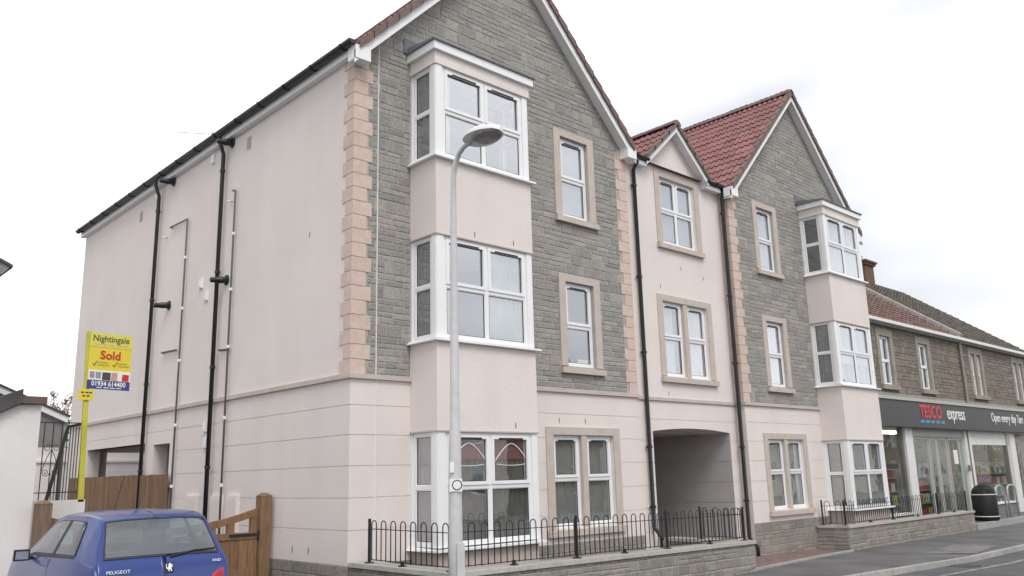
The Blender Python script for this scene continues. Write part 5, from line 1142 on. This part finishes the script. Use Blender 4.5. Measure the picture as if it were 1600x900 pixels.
nd = xd.cross(zd).normalized(); eo = rp_(.04, .875, .006)
eb = one('emblem_plate', 'cartrim', cb, lambda b: b.hexa([eo + xd * a + zd * c + nd * d for c in (-.045, .045) for a, d in ((-.04, .004), (.04, .004), (.04, -.004), (-.04, -.004))]))
lion = [(-.012, -.036), (-.004, -.036), (-.003, -.016), (.006, -.018), (.010, -.036), (.02, -.036), (.016, -.012), (.014, .004), (.028, .0), (.03, .007), (.014, .016), (.03, .02), (.03, .027), (.010, .026), (.012, .038), (-.004, .036), (-.012, .024), (-.012, .006), (-.024, -.006), (-.03, .016), (-.024, .028), (-.032, .03), (-.037, .012), (-.03, -.014), (-.014, -.016)]
one('emblem', 'chrome', cb, lambda b: b.poly([eo + xd * a + zd * c + nd * .0055 for a, c in lion]))
for x_, s_, nm in ((-.36, 1.62, 'front_seat'), (.36, 1.62, 'front_seat')):
    one(nm, 'seat', car, lambda b: [b.hexa([CMW @ V((x_ + a, s_ + y_, z_)) for z_, yy in ((.5, .12), (1.0, -.08)) for a, y_ in ((-.23, yy - .06), (.23, yy - .06), (.23, yy + .06), (-.23, yy + .06))]), b.hexa([CMW @ V((x_ + a, s_ - .1 + y_, z_)) for z_ in (1.02, 1.18) for a, y_ in ((-.12, -.04), (.12, -.04), (.12, .04), (-.12, .04))])])
one('rear_seat', 'seat', car, lambda b: b.hexa([CMW @ V((a, y_, z_)) for z_, yy in ((.5, .85), (.96, .68)) for a, y_ in ((-.6, yy - .07), (.6, yy - .07), (.6, yy + .07), (-.6, yy + .07))]))
one('parcel_shelf', 'seat', car, lambda b: b.hexa([CMW @ V((a, y_, z_)) for z_ in (.86, .90) for a, y_ in ((-.6, .16), (.6, .16), (.62, .64), (-.62, .64))])); one('dashboard', 'seat', car, lambda b: b.hexa([CMW @ V((a, y_, z_)) for z_ in (.55, .88) for a, y_ in ((-.66, 2.25), (.66, 2.25), (.66, 2.68), (-.66, 2.68))]))
one('roof_aerial', 'cartrim', car, lambda b: b.tube([CMW @ V((0, 1.86, 1.355)), CMW @ V((0, 1.55, 1.72))], .003, 5))

# ================================================================== across the street: houses out of view, added to fill reflections in panes and shop glass
def opp(x0, x1, yb, ez, rz, m, label):
    h = thing('opposite_house', label, 'house', ((x0 + x1) / 2, yb - 4, .1), 'houses across the street')
    F = Face((x1, yb, 0), (-1, 0, 0), (0, -1, 0)); w_ = x1 - x0; hol = [(w_ * f - .6, w_ * f + .6, z, z + 1.5) for f in (.25, .75) for z in (1.0, 3.6)] + [(w_ / 2 - .5, w_ / 2 + .5, .0, 2.1)]
    one('front_wall', m, h, lambda b: [wall(b, F, 0, w_, -.1, ez, hol), b.poly([F(0, ez, 0), F(w_, ez, 0), F(w_ / 2, rz, 0)])])
    for a in hol[:4]:
        wn = one('window', 'upvc', h, lambda b: [b.fbox(F, a[0], a[1], a[2], a[2] + .08, .08, .14), b.fbox(F, a[0], a[1], a[3] - .08, a[3], .08, .14), b.fbox(F, a[0], a[0] + .08, a[2] + .08, a[3] - .08, .08, .14), b.fbox(F, a[1] - .08, a[1], a[2] + .08, a[3] - .08, .08, .14)]); one('pane', 'carglass', wn, lambda b: b.fbox(F, a[0] + .08, a[1] - .08, a[2] + .08, a[3] - .08, .1, .11))
    one('door', 'brownfascia', h, lambda b: b.fbox(F, w_ / 2 - .5, w_ / 2 + .5, 0, 2.1, .09, .14))
    one('side_walls', m, h, lambda b: [b.poly([(x, yb, -.1), (x, yb - 9, -.1), (x, yb - 9, ez), (x, yb, ez)]) for x in (x0, x1)] + [b.poly([(x0, yb - 9, -.1), (x1, yb - 9, -.1), (x1, yb - 9, ez), (x0, yb - 9, ez)])])
    one('roof', 'slate', h, lambda b: [b.hexa([(x0 - .3, yb + .3, ez - .25), ((x0 + x1) / 2, yb + .3, rz), ((x0 + x1) / 2, yb - 9.2, rz), (x0 - .3, yb - 9.2, ez - .25), (x0 - .3, yb + .3, ez - .1), ((x0 + x1) / 2, yb + .3, rz + .15), ((x0 + x1) / 2, yb - 9.2, rz + .15), (x0 - .3, yb - 9.2, ez - .1)]),
        b.hexa([((x0 + x1) / 2, yb + .3, rz), (x1 + .3, yb + .3, ez - .25), (x1 + .3, yb - 9.2, ez - .25), ((x0 + x1) / 2, yb - 9.2, rz), ((x0 + x1) / 2, yb + .3, rz + .15), (x1 + .3, yb + .3, ez - .1), (x1 + .3, yb - 9.2, ez - .1), ((x0 + x1) / 2, yb - 9.2, rz + .15)])])
opp(7, 15, -24, 5.4, 8.6, 'white', 'white gabled house across the street, added for reflections in the lowest near panes')
opp(16.5, 24, -24, 5.4, 8.8, 'surround', 'buff gabled house across the street, added for reflections in the near block')
opp(25.5, 33, -24, 5.6, 9.4, 'darkbrick', 'dark brick gabled house across the street, mirrored in the first-floor narrow pane')
opp(35, 43, -24, 5.4, 8.8, 'white', 'white gabled house across the street, added for reflections above the archway')
opp(45, 55, -24, 5.4, 9.0, 'surround', 'wide buff house across the street, added for reflections in the far bay')
for k in range(6): opp(57 + k * 11, 66.5 + k * 11, -24, 5.4, 8.8 + .3 * (k % 2), ['surround', 'darkbrick', 'white'][k % 3], ['buff', 'dark brick', 'white', 'second buff', 'second dark brick', 'farthest white'][k] + ' distant house across the street, added for shop glass reflections')
